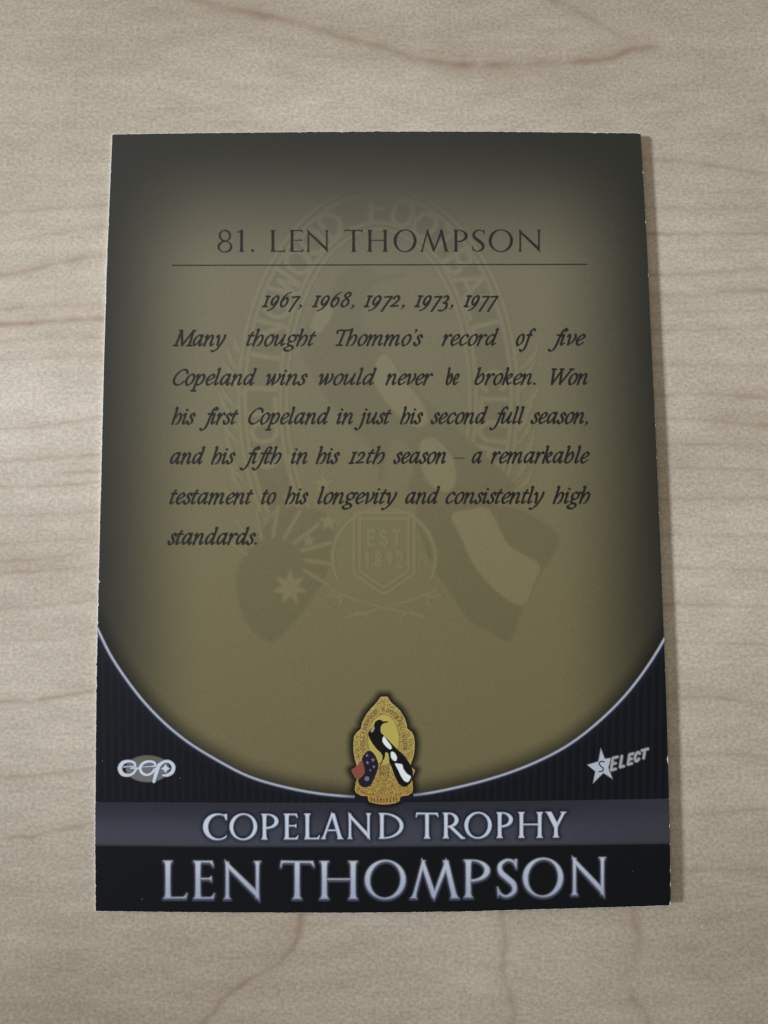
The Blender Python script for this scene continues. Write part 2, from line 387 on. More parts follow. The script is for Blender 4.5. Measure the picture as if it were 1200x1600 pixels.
def arc_sd(X, Y):                                              # positive above the arc
    a = np.interp(X, _ax, _ay); s = np.interp(X, _ax, _as)
    return (a - Y) / np.sqrt(1 + s * s)
band_top = lambda x: np.interp(x, [148, 380, 560, 750, 900, 1048], [1253.4, 1254.2, 1254.2, 1252.4, 1250.4, 1247.8])
band_bot = lambda x: np.interp(x, [148, 380, 560, 750, 900, 1048], [1322.2, 1324.2, 1324.2, 1322.8, 1321, 1318.4])
def badge_poly():
    z = [(565, 140), (640, 140), (662, 180), (690, 215), (740, 258), (785, 300), (840, 390), (866, 470), (872, 515), (925, 555), (948, 600), (960, 680), (957, 760), (945, 835), (918, 915), (905, 950),
         (930, 975), (962, 1000), (945, 1050), (925, 1100), (932, 1150), (938, 1215), (930, 1262), (885, 1293), (792, 1308), (778, 1362), (735, 1384), (660, 1398), (600, 1402), (530, 1396), (450, 1378), (420, 1362), (410, 1304),
         (330, 1298), (272, 1262), (258, 1230), (272, 1140), (288, 1100), (258, 1082), (220, 998), (285, 955), (262, 880), (245, 790), (242, 690), (250, 605), (285, 555), (330, 518), (345, 440), (395, 345), (455, 272), (515, 210)]
    z = np.array(z, float); return np.stack([520 + z[:, 0] / 7.5, 1070 + z[:, 1] / 7.5], 1)
BADGE = badge_poly()

OLIVE = lin(150, 133, 92); EDGE = lin(41, 40, 34); DARKRIM = lin(30, 27, 20)
def olive_col(X, Y):
    l = (X - Lx(Y)); r = Rx(Y) - X; t = Y - Ty(X)
    v = sstep(-20, 180, l) * sstep(-20, 180, r) * sstep(5, 235, t)
    warm = sstep(300, 1000, Y)
    base = mixc(lin(115, 108, 86), lin(115, 105, 73), warm)
    c = mixc(EDGE, base, v)
    a = arc_sd(X, Y)
    c = mixc(DARKRIM * 0.7, c, 0.18 + 0.82 * sstep(-3, 34, a))
    w_ = (np.abs(X - 600) < 90) & (Y > 1050)
    if w_.any():
        d = np.full(X.shape, -60.0); d[w_] = poly_sd(BADGE, X[w_], Y[w_])
        c = mixc(c, DARKRIM * 0.4, sstep(-15, -1, d) * 0.95)
    return c
def black_col(X, Y):
    st = 0.5 + 0.5 * np.sin((X - 600 - (X - 600) * (1230 - Y) * 4e-5) * 2 * math.pi / 12.2)
    c = mixc(lin(11, 13, 19), lin(19, 22, 30), st ** 1.6)
    low = sstep(1310, 1330, Y)
    c = mixc(c, np.broadcast_to(lin(11, 13, 19), c.shape), low)
    a = -arc_sd(X, Y)
    c = mixc(c, np.broadcast_to(lin(30, 32, 48), c.shape), (1 - sstep(0, 16, a)) * 0.5)
    return c

card = bpy.data.objects.new('trading_card', None); col.objects.link(card)
card.empty_display_size = 0.01
card['label'] = 'dark olive and black trading card lying printed text side up on the pale wooden table'
card['category'] = 'trading card'

ink_matte = ink_material('olive_ink', 0.38, 0.24)
ink_dark = ink_material('black_ink', 0.36, 0.03)
ink_letter = ink_material('letter_ink', 0.42, 0.0, 0.3)

def card_stock():
    ys = np.arange(211, 1422, 1.0); xs = np.arange(176, 1000, 1.0); xb = np.arange(150, 1047, 1.0)
    top = [(x, float(Ty(x)) - 0.25 + 0.25 * jagT[int(x)]) for x in xs]
    right = [(float(Rx(y)) + 0.10 + 0.10 * jagR[int(y)], y) for y in np.arange(210, 1413, 1.0)]
    bottom = [(x, float(By(x)) + 0.15 + 0.1 * jagB[int(x)]) for x in xb[::-1]]
    left = [(float(Lx(y)) - 0.45 + 0.15 * jagL[int(y)], y) for y in ys[::-1]]
    P = np.array(top + right + bottom + left); n = len(P); c = P.mean(0)
    ks = [1.0, 0.995, 0.97, 0.85, 0.6, 0.3]
    V = []; F = []
    rings = [c + (P - c) * k for k in ks]
    for lift in (-1.2e-5, -THICK):
        for k, r in enumerate(rings):
            V.append(unproj(r[:, 0], r[:, 1], zf, 0.0) + np.array([0, 0, lift]))
    m = len(ks)
    def q(a, b, flip):
        for i in range(n):
            j = (i + 1) % n
            f = [a * n + i, a * n + j, b * n + j, b * n + i]
            F.append(f[::-1] if not flip else f)
    for k in range(m - 1): q(k, k + 1, True)
    for k in range(m - 1): q(m + k, m + k + 1, False)
    q(0, m, False)
    V = np.vstack(V)
    for k, flip in ((m - 1, True), (2 * m - 1, False)):
        ci = len(V); V = np.vstack([V, V[k * n:(k + 1) * n].mean(0)])
        for i in range(n):
            f = [k * n + i, k * n + (i + 1) % n, ci]; F.append(f if flip else f[::-1])
    mt, nt, b = nodes('white_card'); b.inputs['Base Color'].default_value = (*lin(226, 222, 214), 1); b.inputs['Roughness'].default_value = 0.8
    nz = N(nt, 'ShaderNodeTexNoise'); nz.inputs['Scale'].default_value = 3000
    tc = N(nt, 'ShaderNodeTexCoord'); nt.links.new(tc.outputs['Object'], nz.inputs['Vector'])
    rp = N(nt, 'ShaderNodeValToRGB'); nt.links.new(nz.outputs['Fac'], rp.inputs[0])
    rp.color_ramp.elements[0].color = (*lin(190, 184, 172), 1); rp.color_ramp.elements[1].color = (*lin(240, 238, 232), 1)
    nt.links.new(rp.outputs[0], b.inputs['Base Color'])
    o = build('card_stock', V, F, mt, card, smooth=False)
    o['label'] = 'white cardboard core showing at the chipped edges'
card_stock()

def panel(name, fn, box, step, colour, mat, lift, label=None, parent=card):
    x = np.arange(box[0], box[2], step); y = np.arange(box[1], box[3], step)
    X, Y = np.meshgrid(x, y)
    o = march(fn(X, Y), x, y, colour, name, mat, parent, lift)
    if label: o['label'] = label
    return o
UM = 1e-6
panel('text_panel', lambda X, Y: np.minimum(ink_sd(X, Y), arc_sd(X, Y)), (140, 195, 1060, 1260), 2.0,
      lambda X, Y, f: olive_col(X, Y), ink_matte, 0, 'olive panel darkening to its edges')

# ------------------------------------------------------------------ lettering: Roman capitals (silver and dark) and a chancery italic
def serif_stem(F, x, yb, yt, st, H, bot=True, top=True, lean=0.0, sw=None):
    """one upright stem with bracketed serifs; y grows downwards, lean shifts the top"""
    h = st / 2; s = (0.055 * H if sw is None else sw); t = 0.015 * H; k = 0.12 * H
    L_ = []; R_ = []
    def at(y, dx): return (x + dx + lean * (yb - y) / (yb - yt), y)
    if bot: L_ += [at(yb, -h - s), at(yb - t, -h - s * .92), at(yb - t * 2.2, -h - s * .40), at(yb - k, -h)]
    else: L_ += [at(yb, -h)]
    L_ += [at((yb + yt) / 2, -h * .93)]
    if top: L_ += [at(yt + k, -h), at(yt + t * 2.2, -h - s * .40), at(yt + t, -h - s * .92), at(yt, -h - s)]
    else: L_ += [at(yt, -h)]
    for (a, y) in L_:
        c = x + lean * (yb - y) / (yb - yt); R_.append((2 * c - a, y))
    F.poly(L_ + R_[::-1])
def arm(F, x0, x1, y, th, H, kind, up):
    """a thin arm with a flared beak at its end; up = -1 beak rises, +1 beak hangs"""
    b = 0.15 * H
    if kind == 'beak':
        F.poly([(x0, y), (x0, y + up * th), (x1 - b * .55, y + up * th * 1.1), (x1 - b * .22, y + up * th * 1.9), (x1 + b * .14, y + up * b), (x1 + b * .20, y + up * b * .9), (x1 - b * .02, y)])
    else:
        F.poly([(x0, y - th / 2), (x1 - b * .4, y - th / 2), (x1, y - b * .42), (x1 + b * .06, y - b * .42), (x1 + b * .06, y + b * .42), (x1, y + b * .42), (x1 - b * .4, y + th / 2), (x0, y + th / 2)])
def vstroke(F, pts, rad):
    c = catmull(pts, 14); r = np.interp(np.linspace(0, len(rad) - 1, len(c)), np.arange(len(rad)), rad)
    F.stroke(c, r)
def capital(F, ch, x0, x1, yb, H, sw=0.155, hw=0.055):
    st = sw * H; hr = hw * H; yt = yb - H; W = x1 - x0; s = 0.055 * H
    if ch == 'L':
        x = x0 + s + st / 2; serif_stem(F, x, yb, yt, st, H); arm(F, x, x1 - .02 * H, yb, hr, H, 'beak', -1)
    elif ch == 'E':
        x = x0 + s + st / 2; serif_stem(F, x, yb, yt, st, H); arm(F, x, x1 - .03 * H, yb, hr, H, 'beak', -1)
        arm(F, x, x1 - .06 * H, yt, hr, H, 'beak', 1); arm(F, x, x1 - .09 * H, yb - .53 * H, hr * .95, H, 'mid', 0)
    elif ch == 'T':
        x = (x0 + x1) / 2; serif_stem(F, x, yb, yt, st, H, top=False)
        b = .15 * H
        arm(F, x, x1 - .02 * H, yt, hr * 1.1, H, 'beak', 1)
        F.poly([(2 * x - a, c) for a, c in [(x, yt), (x, yt + hr * 1.1), (x1 - b * .6, yt + hr * 1.1), (x1 - b * .3, yt + hr * 1.8), (x1 - .02 * H, yt + b * 1.1), (x1, yt + b), (x1 - b * .15, yt - .01 * H)]])
    elif ch == 'H':
        xa = x0 + s + st / 2; xb = x1 - s - st / 2
        serif_stem(F, xa, yb, yt, st, H); serif_stem(F, xb, yb, yt, st, H)
        y = yb - .52 * H; F.poly([(xa, y - hr / 2), (xb, y - hr / 2), (xb, y + hr / 2), (xa, y + hr / 2)])
    elif ch == 'N':
        th = st * .62; xa = x0 + s + th / 2 + .04 * H; xb = x1 - s - th / 2
        serif_stem(F, xa, yb, yt + .02 * H, th, H, top=False, sw=s * .9); serif_stem(F, xb, yb - .02 * H, yt, th, H, bot=False, sw=s * .9)
        xl = xa - th / 2; xr = xb + th / 2
        F.poly([(xl - .02 * H, yt - .035 * H), (xl + st * .28, yt + .03 * H), (xr, yb - st * 1.2), (xr + .01 * H, yb + .045 * H), (xr - st * .30, yb - .02 * H), (xl, yt + st * .9)])
    elif ch == 'M':
        th = st * .60; xa = x0 + s + th / 2; xb = x1 - s - st / 2; xm = (xa + xb) / 2 - .01 * H
        ax = x0 + .27 * W; bx = x0 + .72 * W
        serif_stem(F, xa, yb, yt, th, H, top=False, lean=ax - xa + .01 * H, sw=s * .9); serif_stem(F, xb, yb, yt, st, H, top=False, lean=bx - xb, sw=s * .9)
        F.poly([(ax - th * .5, yt - .05 * H), (ax + st * .35, yt + .08 * H), (xm + st * .45, yb - st * .6), (xm + .01 * H, yb + .03 * H), (xm - st * .45, yb - st * .4), (ax - th * .5, yt + .16 * H)])
        F.poly([(bx + .01 * H, yt - .05 * H), (bx + st * .45, yt + .14 * H), (xm + th * .4, yb - th * .3), (xm, yb + .03 * H), (xm - th * .3, yb - th), (bx - th * .35, yt + .06 * H)])
    elif ch == 'O':
        rx = W / 2; ry = H / 2 + .02 * H; cx = (x0 + x1) / 2; cy = yb - H / 2
        F.add(lambda X, Y: np.minimum(ell_sd(X, Y, cx, cy, rx, ry), -ell_sd(X, Y, cx, cy, rx - st * 1.02, ry - hr * 1.05, 0.14)), (x0, yt, x1, yb))
    elif ch == 'C':
        rx = W * .60; ry = H / 2 + .02 * H; cx = x0 + rx; cy = yb - H / 2; xc = x1 - .02 * H
        F.add(lambda X, Y: np.minimum(np.minimum(ell_sd(X, Y, cx, cy, rx, ry), -ell_sd(X, Y, cx + .06 * H, cy, rx - st * .98, ry - hr * 1.1, 0.14)), xc - X), (x0, yt, x1, yb))
        F.poly([(xc - .1 * H, yt + .02 * H), (xc + .02 * H, yt + .0 * H), (xc + .02 * H, yt + .22 * H), (xc - .02 * H, yt + .22 * H), (xc - .06 * H, yt + .12 * H)])
    elif ch == 'D':
        x = x0 + s + st / 2; serif_stem(F, x, yb, yt, st, H)
        cx = x + .05 * H; rx = x1 - cx; ry = H / 2; cy = yb - H / 2
        F.add(lambda X, Y: np.minimum(np.minimum(ell_sd(X, Y, cx, cy, rx, ry), -ell_sd(X, Y, cx, cy, rx - st, ry - hr)), X - x), (x0, yt, x1, yb))
    elif ch in 'PR':
        x = x0 + s + st / 2; serif_stem(F, x, yb, yt, st, H)
        xe = x1 if ch == 'P' else x0 + .72 * W
        cx = x + .10 * H; rx = xe - cx; ry = .285 * H; cy = yt + ry
        F.add(lambda X, Y: np.minimum(np.minimum(ell_sd(X, Y, cx, cy, rx, ry), -ell_sd(X, Y, cx - .02 * H, cy - .01 * H, rx - st * .92, ry - hr)), X - x), (x0, yt, x1, yb))
        if ch == 'R':
            xs = x + .12 * H; ys = yt + .55 * H
            F.poly([(xs, ys), (xs + st * .95, ys - .02 * H), (x1 - .08 * H, yb - .07 * H), (x1 + .02 * H, yb - .01 * H), (x1 + .02 * H, yb + .02 * H), (x1 - .12 * H, yb + .02 * H)])
        else:
            F.poly([(cx - .06 * H, cy + ry - hr * 1.6), (cx + .06 * H, cy + ry - hr), (cx + .1 * H, cy + ry), (cx - .02 * H, cy + ry + .01 * H)], sub=False)
    elif ch == 'S':
        p = [(x1 - .09 * W, yt + .17 * H), (x1 - .22 * W, yt + .06 * H), (x0 + .48 * W, yt + .025 * H), (x0 + .17 * W, yt + .15 * H), (x0 + .20 * W, yt + .34 * H), (x0 + .50 * W, yt + .50 * H),
             (x0 + .80 * W, yt + .66 * H), (x0 + .82 * W, yt + .85 * H), (x0 + .50 * W, yt + .975 * H), (x0 + .22 * W, yt + .93 * H), (x0 + .07 * W, yt + .80 * H)]
        vstroke(F, p, np.array([.5, .6, .62, 1.15, 1.45, 1.5, 1.5, 1.2, .65, .6, .5]) * st * .34)
        F.poly([(x1 - .14 * W, yt), (x1 - .04 * W, yt + .0 * H), (x1 - .05 * W, yt + .24 * H), (x1 - .09 * W, yt + .24 * H)])
        F.poly([(x0 + .02 * W, yb - .27 * H), (x0 + .06 * W, yb - .27 * H), (x0 + .16 * W, yb - .08 * H), (x0 + .06 * W, yb - .02 * H)])
    elif ch == 'A':
        th = st * .58; xa = x0 + s + th / 2; xb = x1 - s - st * .6; ax = x0 + W * .50
        serif_stem(F, xa, yb, yt, th, H, top=False, lean=ax - xa, sw=s * .9); serif_stem(F, xb, yb, yt, st, H, top=False, lean=ax - xb + .02 * H, sw=s * .9)
        F.poly([(ax - .03 * H, yt - .05 * H), (ax + st * .6, yt + .12 * H), (ax - st * .5, yt + .16 * H)])
        y = yb - .34 * H; F.poly([(xa + .1 * W, y - hr / 2), (xb - .1 * W, y - hr / 2), (xb - .1 * W, y + hr / 2), (xa + .1 * W, y + hr / 2)])
    elif ch == 'Y':
        x = x0 + W * .52; serif_stem(F, x, yb, yb - .5 * H, st, H, top=False)
        F.poly([(x0 + .02 * W, yt), (x0 + .30 * W, yt), (x + st * .5, yb - .52 * H), (x + st * .5, yb - .38 * H), (x - st * .5, yb - .38 * H), (x0 + .11 * W, yt + .05 * H)])
        F.poly([(x1 - .26 * W, yt), (x1 + .02 * W, yt), (x1 - .08 * W, yt + .06 * H), (x + st * .5, yb - .42 * H), (x + st * .1, yb - .50 * H), (x1 - .20 * W, yt + .06 * H)])
    elif ch == '8':
        cx = (x0 + x1) / 2
        for cy, rx, ry in ((yt + .26 * H, W * .41, H * .275), (yb - .24 * H, W * .5, H * .27)):
            F.add(lambda X, Y, cy=cy, rx=rx, ry=ry: np.minimum(ell_sd(X, Y, cx, cy, rx, ry), -ell_sd(X, Y, cx, cy, rx - st * .72, ry - hr * 1.2, -.4)), (x0, yt, x1, yb))
    elif ch == '1':
        x = x0 + W * .56; serif_stem(F, x, yb, yt, st, H, top=False)
        F.poly([(x - st * .5 - .13 * H, yt + .13 * H), (x - st * .5 - .12 * H, yt + .09 * H), (x + st * .5, yt - .03 * H), (x + st * .5, yt + .12 * H), (x - st * .5, yt + .12 * H)])
    elif ch == '.':
        F.ellipse((x0 + x1) / 2, yb - .06 * H, .068 * H, .068 * H)

# italic letters: x-height 1, y upwards, unslanted; adv = advance
IT = {
 'a': (.88, [[(.60, .86), (.42, .99), (.20, .82), (.09, .42), (.20, .06), (.40, .18), (.60, .62)], [(.66, 1.0), (.63, .62), (.62, .18), (.70, .03), (.86, .20)]]),
 'b': (.82, [[(.00, 1.62), (.13, 1.72), (.13, .9), (.13, .22), (.26, .03), (.48, .10), (.65, .48), (.58, .90), (.42, .95), (.16, .52)]]),
 'c': (.66, [[(.60, .82), (.48, .98), (.26, .88), (.09, .46), (.20, .06), (.40, .05), (.63, .26)]]),
 'd': (.88, [[(.60, .86), (.42, .99), (.20, .82), (.09, .42), (.20, .06), (.40, .18), (.60, .62)], [(.55, 1.63), (.68, 1.72), (.66, .9), (.62, .18), (.70, .03), (.86, .20)]]),
 'e': (.64, [[(.12, .42), (.38, .52), (.57, .78), (.44, .98), (.24, .86), (.09, .46), (.20, .06), (.40, .05), (.62, .26)]]),
 'f': (.46, [[(.74, 1.58), (.62, 1.72), (.46, 1.55), (.36, .9), (.27, 0), (.15, -.55), (-.04, -.74), (-.18, -.60)], [(.12, .93), (.58, .95)]]),
 'g': (.76, [[(.38, .99), (.15, .86), (.13, .52), (.34, .36), (.58, .50), (.60, .84), (.38, .99)], [(.30, .37), (.15, .20), (.26, .05), (.54, -.10), (.62, -.36), (.42, -.62), (.14, -.60), (.00, -.40), (.12, -.18), (.30, -.04)], [(.58, .88), (.68, .99), (.80, .93)]]),
 'h': (.80, [[(.00, 1.62), (.13, 1.72), (.13, .9), (.10, .0)], [(.12, .38), (.30, .82), (.48, .97), (.64, .82), (.65, .42), (.54, .08), (.40, -.02)]]),
 'i': (.42, [[(.00, .80), (.12, .98), (.14, .7), (.12, .18), (.20, .03), (.36, .20)], [(.15, 1.44), (.17, 1.42)]]),
 'j': (.42, [[(.02, .82), (.14, .98), (.15, .5), (.10, -.3), (-.04, -.66), (-.20, -.70), (-.28, -.58)], [(.17, 1.44), (.19, 1.42)]]),
 'k': (.76, [[(.00, 1.62), (.13, 1.72), (.13, .9), (.10, .0)], [(.12, .42), (.32, .80), (.50, .98), (.60, .82), (.46, .60), (.20, .52)], [(.28, .54), (.42, .16), (.54, .03), (.72, .18)]]),
 'l': (.42, [[(.00, 1.62), (.13, 1.72), (.14, .8), (.12, .18), (.20, .03), (.36, .20)]]),
 'm': (1.26, [[(.00, .80), (.11, .98), (.14, .75), (.10, .0)], [(.12, .38), (.30, .82), (.46, .97), (.56, .80), (.54, .40), (.52, .0)], [(.53, .38), (.72, .82), (.88, .97), (1.0, .82), (.98, .22), (1.06, .03), (1.22, .20)]]),
 'n': (.86, [[(.00, .80), (.11, .98), (.14, .75), (.10, .0)], [(.12, .38), (.30, .82), (.48, .97), (.60, .82), (.58, .22), (.66, .03), (.82, .20)]]),
 'o': (.72, [[(.42, .99), (.20, .84), (.09, .42), (.20, .05), (.36, .01), (.56, .20), (.65, .60), (.56, .93), (.42, .99)]]),
 'p': (.80, [[(.02, .80), (.14, .98), (.16, .6), (.10, -.70)], [(-.06, -.72), (.30, -.72)], [(.14, .45), (.34, .88), (.52, .98), (.67, .72), (.60, .28), (.40, .02), (.16, .10)]]),
 'r': (.58, [[(.00, .80), (.11, .98), (.14, .75), (.10, .0)], [(.12, .40), (.28, .82), (.44, .99), (.54, .90)]]),
 's': (.52, [[(.46, .80), (.36, .98), (.20, .90), (.18, .70), (.36, .44), (.40, .18), (.24, .01), (.08, .06), (.02, .24)]]),
 't': (.46, [[(.26, 1.34), (.16, .9), (.12, .20), (.20, .03), (.40, .20)], [(.02, .93), (.42, .95)]]),
 'u': (.90, [[(.00, .80), (.11, .98), (.14, .7), (.12, .25), (.20, .03), (.40, .20), (.62, .70)], [(.68, 1.0), (.64, .5), (.63, .18), (.72, .03), (.88, .20)]]),
 'v': (.70, [[(.00, .80), (.12, .98), (.20, .72), (.23, .04)], [(.23, .03), (.48, .26), (.64, .66), (.58, .98)]]),
 'w': (1.04, [[(.00, .80), (.12, .98), (.20, .72), (.22, .04)], [(.22, .03), (.40, .30), (.55, .85)], [(.56, .98), (.60, .6), (.60, .04)], [(.60, .03), (.84, .26), (.98, .66), (.92, .98)]]),
 'y': (.74, [[(.00, .80), (.12, .98), (.22, .62), (.27, .06)], [(.66, 1.0), (.64, .60), (.40, -.18), (.14, -.64), (-.08, -.64)]]),
 'C': (1.02, [[(.98, 1.12), (.93, 1.30), (.72, 1.44), (.42, 1.30), (.18, .80), (.18, .32), (.42, .02), (.70, .06), (.94, .34)]]),
 'M': (1.42, [[(.16, .02), (.30, 1.42)], [(.30, 1.42), (.66, .05)], [(.66, .05), (1.20, 1.42)], [(1.20, 1.42), (1.22, .02)], [(.02, .02), (.32, .02)], [(1.06, .02), (1.40, .02)], [(.14, 1.42), (.34, 1.42)], [(1.18, 1.42), (1.36, 1.42)]]),
 'T': (.98, [[(.06, 1.16), (.10, 1.40), (.60, 1.41), (1.06, 1.42), (1.04, 1.18)], [(.56, 1.40), (.48, .02)], [(.28, .02), (.68, .02)]]),
 'W': (1.5, [[(.12, 1.42), (.30, .02)], [(.30, .02), (.80, 1.42)], [(.74, 1.42), (.92, .02)], [(.92, .02), (1.5, 1.42)], [(.0, 1.42), (.28, 1.42)], [(1.36, 1.42), (1.62, 1.42)], [(.62, 1.42), (.86, 1.42)]]),
 '1': (.44, [[(.22, .98), (.20, .02)], [(.06, .02), (.36, .02)], [(.06, .98), (.36, .98)]]),
 '2': (.64, [[(.06, .74), (.16, .96), (.36, .98), (.48, .74), (.34, .38), (.05, .06)], [(.05, .05), (.34, .07), (.60, .10)]]),
 '3': (.62, [[(.08, .84), (.26, 1.0), (.46, .86), (.42, .56), (.22, .36)], [(.22, .36), (.48, .28), (.56, -.08), (.36, -.46), (.02, -.48)]]),
 '6': (.66, [[(.62, 1.50), (.34, 1.24), (.12, .74), (.10, .28), (.30, .01), (.54, .22), (.56, .66), (.36, .84), (.14, .54)]]),
 '7': (.60, [[(.06, .90), (.34, .93), (.62, .94)], [(.62, .94), (.42, .34), (.20, -.56)]]),
 '8': (.68, [[(.36, .80), (.14, 1.06), (.26, 1.42), (.52, 1.36), (.54, 1.06), (.34, .78), (.13, .48), (.14, .14), (.36, .0), (.58, .18), (.58, .52), (.36, .80)]]),
 '9': (.66, [[(.50, .52), (.32, .18), (.12, .36), (.14, .80), (.36, 1.0), (.56, .80), (.52, .24), (.28, -.28), (-.02, -.50)]]),
 ',': (.36, [[(.20, .10), (.24, .02), (.12, -.30)]]), '.': (.36, [[(.17, .07), (.19, .06)]]),
 '\u2019': (.26, [[(.12, 1.62), (.17, 1.54), (.06, 1.26)]]), '\u2013': (1.0, [[(.04, .46), (.92, .46)]]),
}
THICKS = {'-': 0}
def pen(pts, T=.245, t=.10, nib=math.radians(38)):
    d = np.gradient(pts, axis=0); a = np.arctan2(d[:, 1], d[:, 0])
    wdt = t + (T - t) * np.abs(np.sin(a - nib))
    wdt = np.convolve(np.pad(wdt, 3, mode='edge'), np.ones(7) / 7, 'valid')
    return wdt / 2
CAPS = 'MTCW'
SL = 0.25
def italic_word(F, word, x0, x1, base, xh):
    parts = []; x = 0.0
    for k, ch in enumerate(word):
        adv, strokes = IT[ch]
        nx = .80 if ch in '1236789' else (1.0 if ch in CAPS else .93)
        for s in strokes:
            s = [(a * nx, b if ch in CAPS else (1 + (b - 1) * .72 if b > 1 else (b * .76 if b < -.05 else b))) for a, b in s]
            c = catmull(s, 14)
            small = ch in 'ij' and len(s) == 2 or ch in '.'
            r = np.full(len(c), .115) if small else pen(c)
            if ch in ',\u2019': r = np.linspace(.115, .035, len(c))
            if ch == '\u2013': r = np.full(len(c), .045)
            p = c.copy(); p[:, 0] = x + p[:, 0] + SL * p[:, 1]
            parts.append((p, r))
        x += adv + (0.0 if ch not in 'MTWC' else -.02)
        if word[k:k + 2] in ('fi', 'ff', 'ft'): x -= .02
    lo = min((p[:, 0] - r).min() for p, r in parts); hi = max((p[:, 0] + r).max() for p, r in parts)
    k = (x1 - x0) / (hi - lo)
    for p, r in parts:
        q = np.stack([x0 + (p[:, 0] - lo) * k, base - p[:, 1] * xh], 1)
        n = max(8, int(np.hypot(*np.diff(q, axis=0).T).sum() / 0.35))          # even sampling along the stroke
        i = np.linspace(0, len(q) - 1, n)
        q2 = np.stack([np.interp(i, np.arange(len(q)), q[:, 0]), np.interp(i, np.arange(len(q)), q[:, 1])], 1)
        F.stroke(q2, np.interp(i, np.arange(len(q)), r) * xh, pad=3)

TEXT = [
 ('years_lettering', 479.5, 478.8, 16.6, [('1967,', 408.6, 472.5), ('1968,', 486.6, 554.4), ('1972,', 567, 633), ('1973,', 646.6, 709), ('1977', 723.4, 779.5)]),
 ('text_line', 540.4, 539.0, 16.6, [('Many', 269.4, 354), ('thought', 384, 495), ('Thommo\u2019s', 523.5, 661.6), ('record', 689.5, 780), ('of', 805.6, 838), ('five', 855, 916)]),
 ('text_line', 601.6, 600.4, 16.6, [('Copeland', 269, 402), ('wins', 415, 481.5), ('would', 497.4, 589.5), ('never', 601.6, 677.5), ('be', 696.4, 718), ('broken.', 740.5, 837.4), ('Won', 860, 918.4)]),
 ('text_line', 662.6, 661.4, 16.8, [('his', 267, 306), ('first', 310.5, 373.5), ('Copeland', 387, 516.6), ('in', 525, 552), ('just', 553, 612.4), ('his', 624.4, 661.6), ('second', 672.4, 763), ('full', 763.6, 820), ('season,', 828.4, 919)]),
 ('text_line', 724.6, 723.2, 16.9, [('and', 265, 321), ('his', 329, 368.4), ('fifth', 373.5, 441), ('in', 453.6, 480.6), ('his', 492.6, 531.6), ('12th', 543.6, 602.5), ('season', 614, 697), ('\u2013', 708.4, 726.4), ('a', 736.6, 754), ('remarkable', 766, 922)]),
 ('text_line', 787.4, 786.2, 17.0, [('testament', 264, 396.6), ('to', 407.4, 432), ('his', 444.6, 482.4), ('longevity', 495, 621.4), ('and', 632.5, 688), ('consistently', 695.5, 851.5), ('high', 863, 923)]),
 ('text_line', 850.6, 850.0, 17.0, [('standards.', 261, 402)]),
]
INK = lin(22, 22, 22)
for name, bl, br, xh, words in TEXT:
    F = Field(258, bl - 34, words[-1][2], bl + 20, 0.5, 4)
    for wd, a, b in words:
        m = (a + b) / 2; base = bl + (br - bl) * (m - 270) / 650
        italic_word(F, wd, a, b, base, xh)
    march(F.f, F.x, F.y, lambda X, Y, f: mixc(mixc(olive_col(X, Y), INK, .45), np.broadcast_to(INK, (len(X), 3)), sstep(-.3, .8, f)), name, ink_letter, card, 14 * UM, iso=-0.25)

F = Field(330, 350, 855, 402, 0.5, 5)
HEAD = [('8', 339.6, 363), ('1', 369.5, 383.5), ('.', 392, 397), ('L', 422, 446), ('E', 452, 474.5), ('N', 477, 514), ('T', 538, 567), ('H', 573.5, 606), ('O', 614.8, 651), ('M', 655.5, 702), ('P', 708, 731), ('S', 737, 758), ('O', 763.4, 801.6), ('N', 808, 845.4)]
for ch, a, b in HEAD: capital(F, ch, a, b, 393.8 - (a - 340) * .0012, 34.6, .138, .055)
march(F.f, F.x, F.y, lambda X, Y, f: mixc(mixc(olive_col(X, Y), INK, .35), np.broadcast_to(lin(24, 24, 22), (len(X), 3)), sstep(-.3, .9, f)), 'heading_lettering', ink_letter, card, 14 * UM, iso=-0.2)

def rule_fn(X, Y):
    y = np.interp(X, [268, 600, 918], [414.6, 413.8, 413.0]); return np.minimum(np.minimum(1.0 - np.abs(Y - y), X - 268.5), 917.8 - X)
panel('heading_rule', rule_fn, (264, 408, 922, 420), 0.5, lambda X, Y, f: np.broadcast_to(lin(42, 40, 32), (len(X), 3)), ink_letter, 12 * UM)

# ------------------------------------------------------------------ the faint crest behind the text
def zx(p):                                                     # badge drawing (enlarged px) -> small badge on the photo
    p = np.asarray(p, float); return np.stack([520 + p[:, 0] / 7.5, 1070 + p[:, 1] / 7.5], 1)
def wx(p):                                                     # the same drawing -> the big ghost
    p = np.asarray(p, float); return np.stack([600 + (p[:, 0] - 600) * .7333, 920 + (p[:, 1] - 1102.5) * .7333], 1)
BIRD = [(485, 470), (500, 435), (540, 412), (572, 420), (590, 432), (642, 430), (636, 440), (588, 452), (566, 478), (556, 510), (562, 560), (590, 590), (640, 640), (700, 705), (760, 765), (830, 830), (885, 905), (925, 980), (935, 1060),
        (928, 1100), (905, 1150), (850, 1192), (800, 1180), (760, 1130), (722, 1050), (690, 960), (664, 900), (660, 850), (650, 800), (615, 790), (605, 850), (585, 880), (585, 840), (560, 790), (520, 755), (470, 690), (430, 620), (418, 575), (432, 540), (460, 500)]
WING = [(585, 620), (605, 605), (640, 655), (680, 705), (692, 745), (670, 757), (635, 735), (595, 690), (580, 655)]
RUMP = [(680, 790), (710, 785), (745, 825), (752, 870), (735, 895), (700, 880), (680, 840)]
TAILW = [(728, 925), (770, 922), (815, 935), (830, 985), (870, 1040), (915, 1072), (905, 1110), (880, 1140), (840, 1128), (800, 1075), (765, 1000)]
NAPE = [(462, 500), (485, 480), (488, 520), (462, 556), (444, 545)]
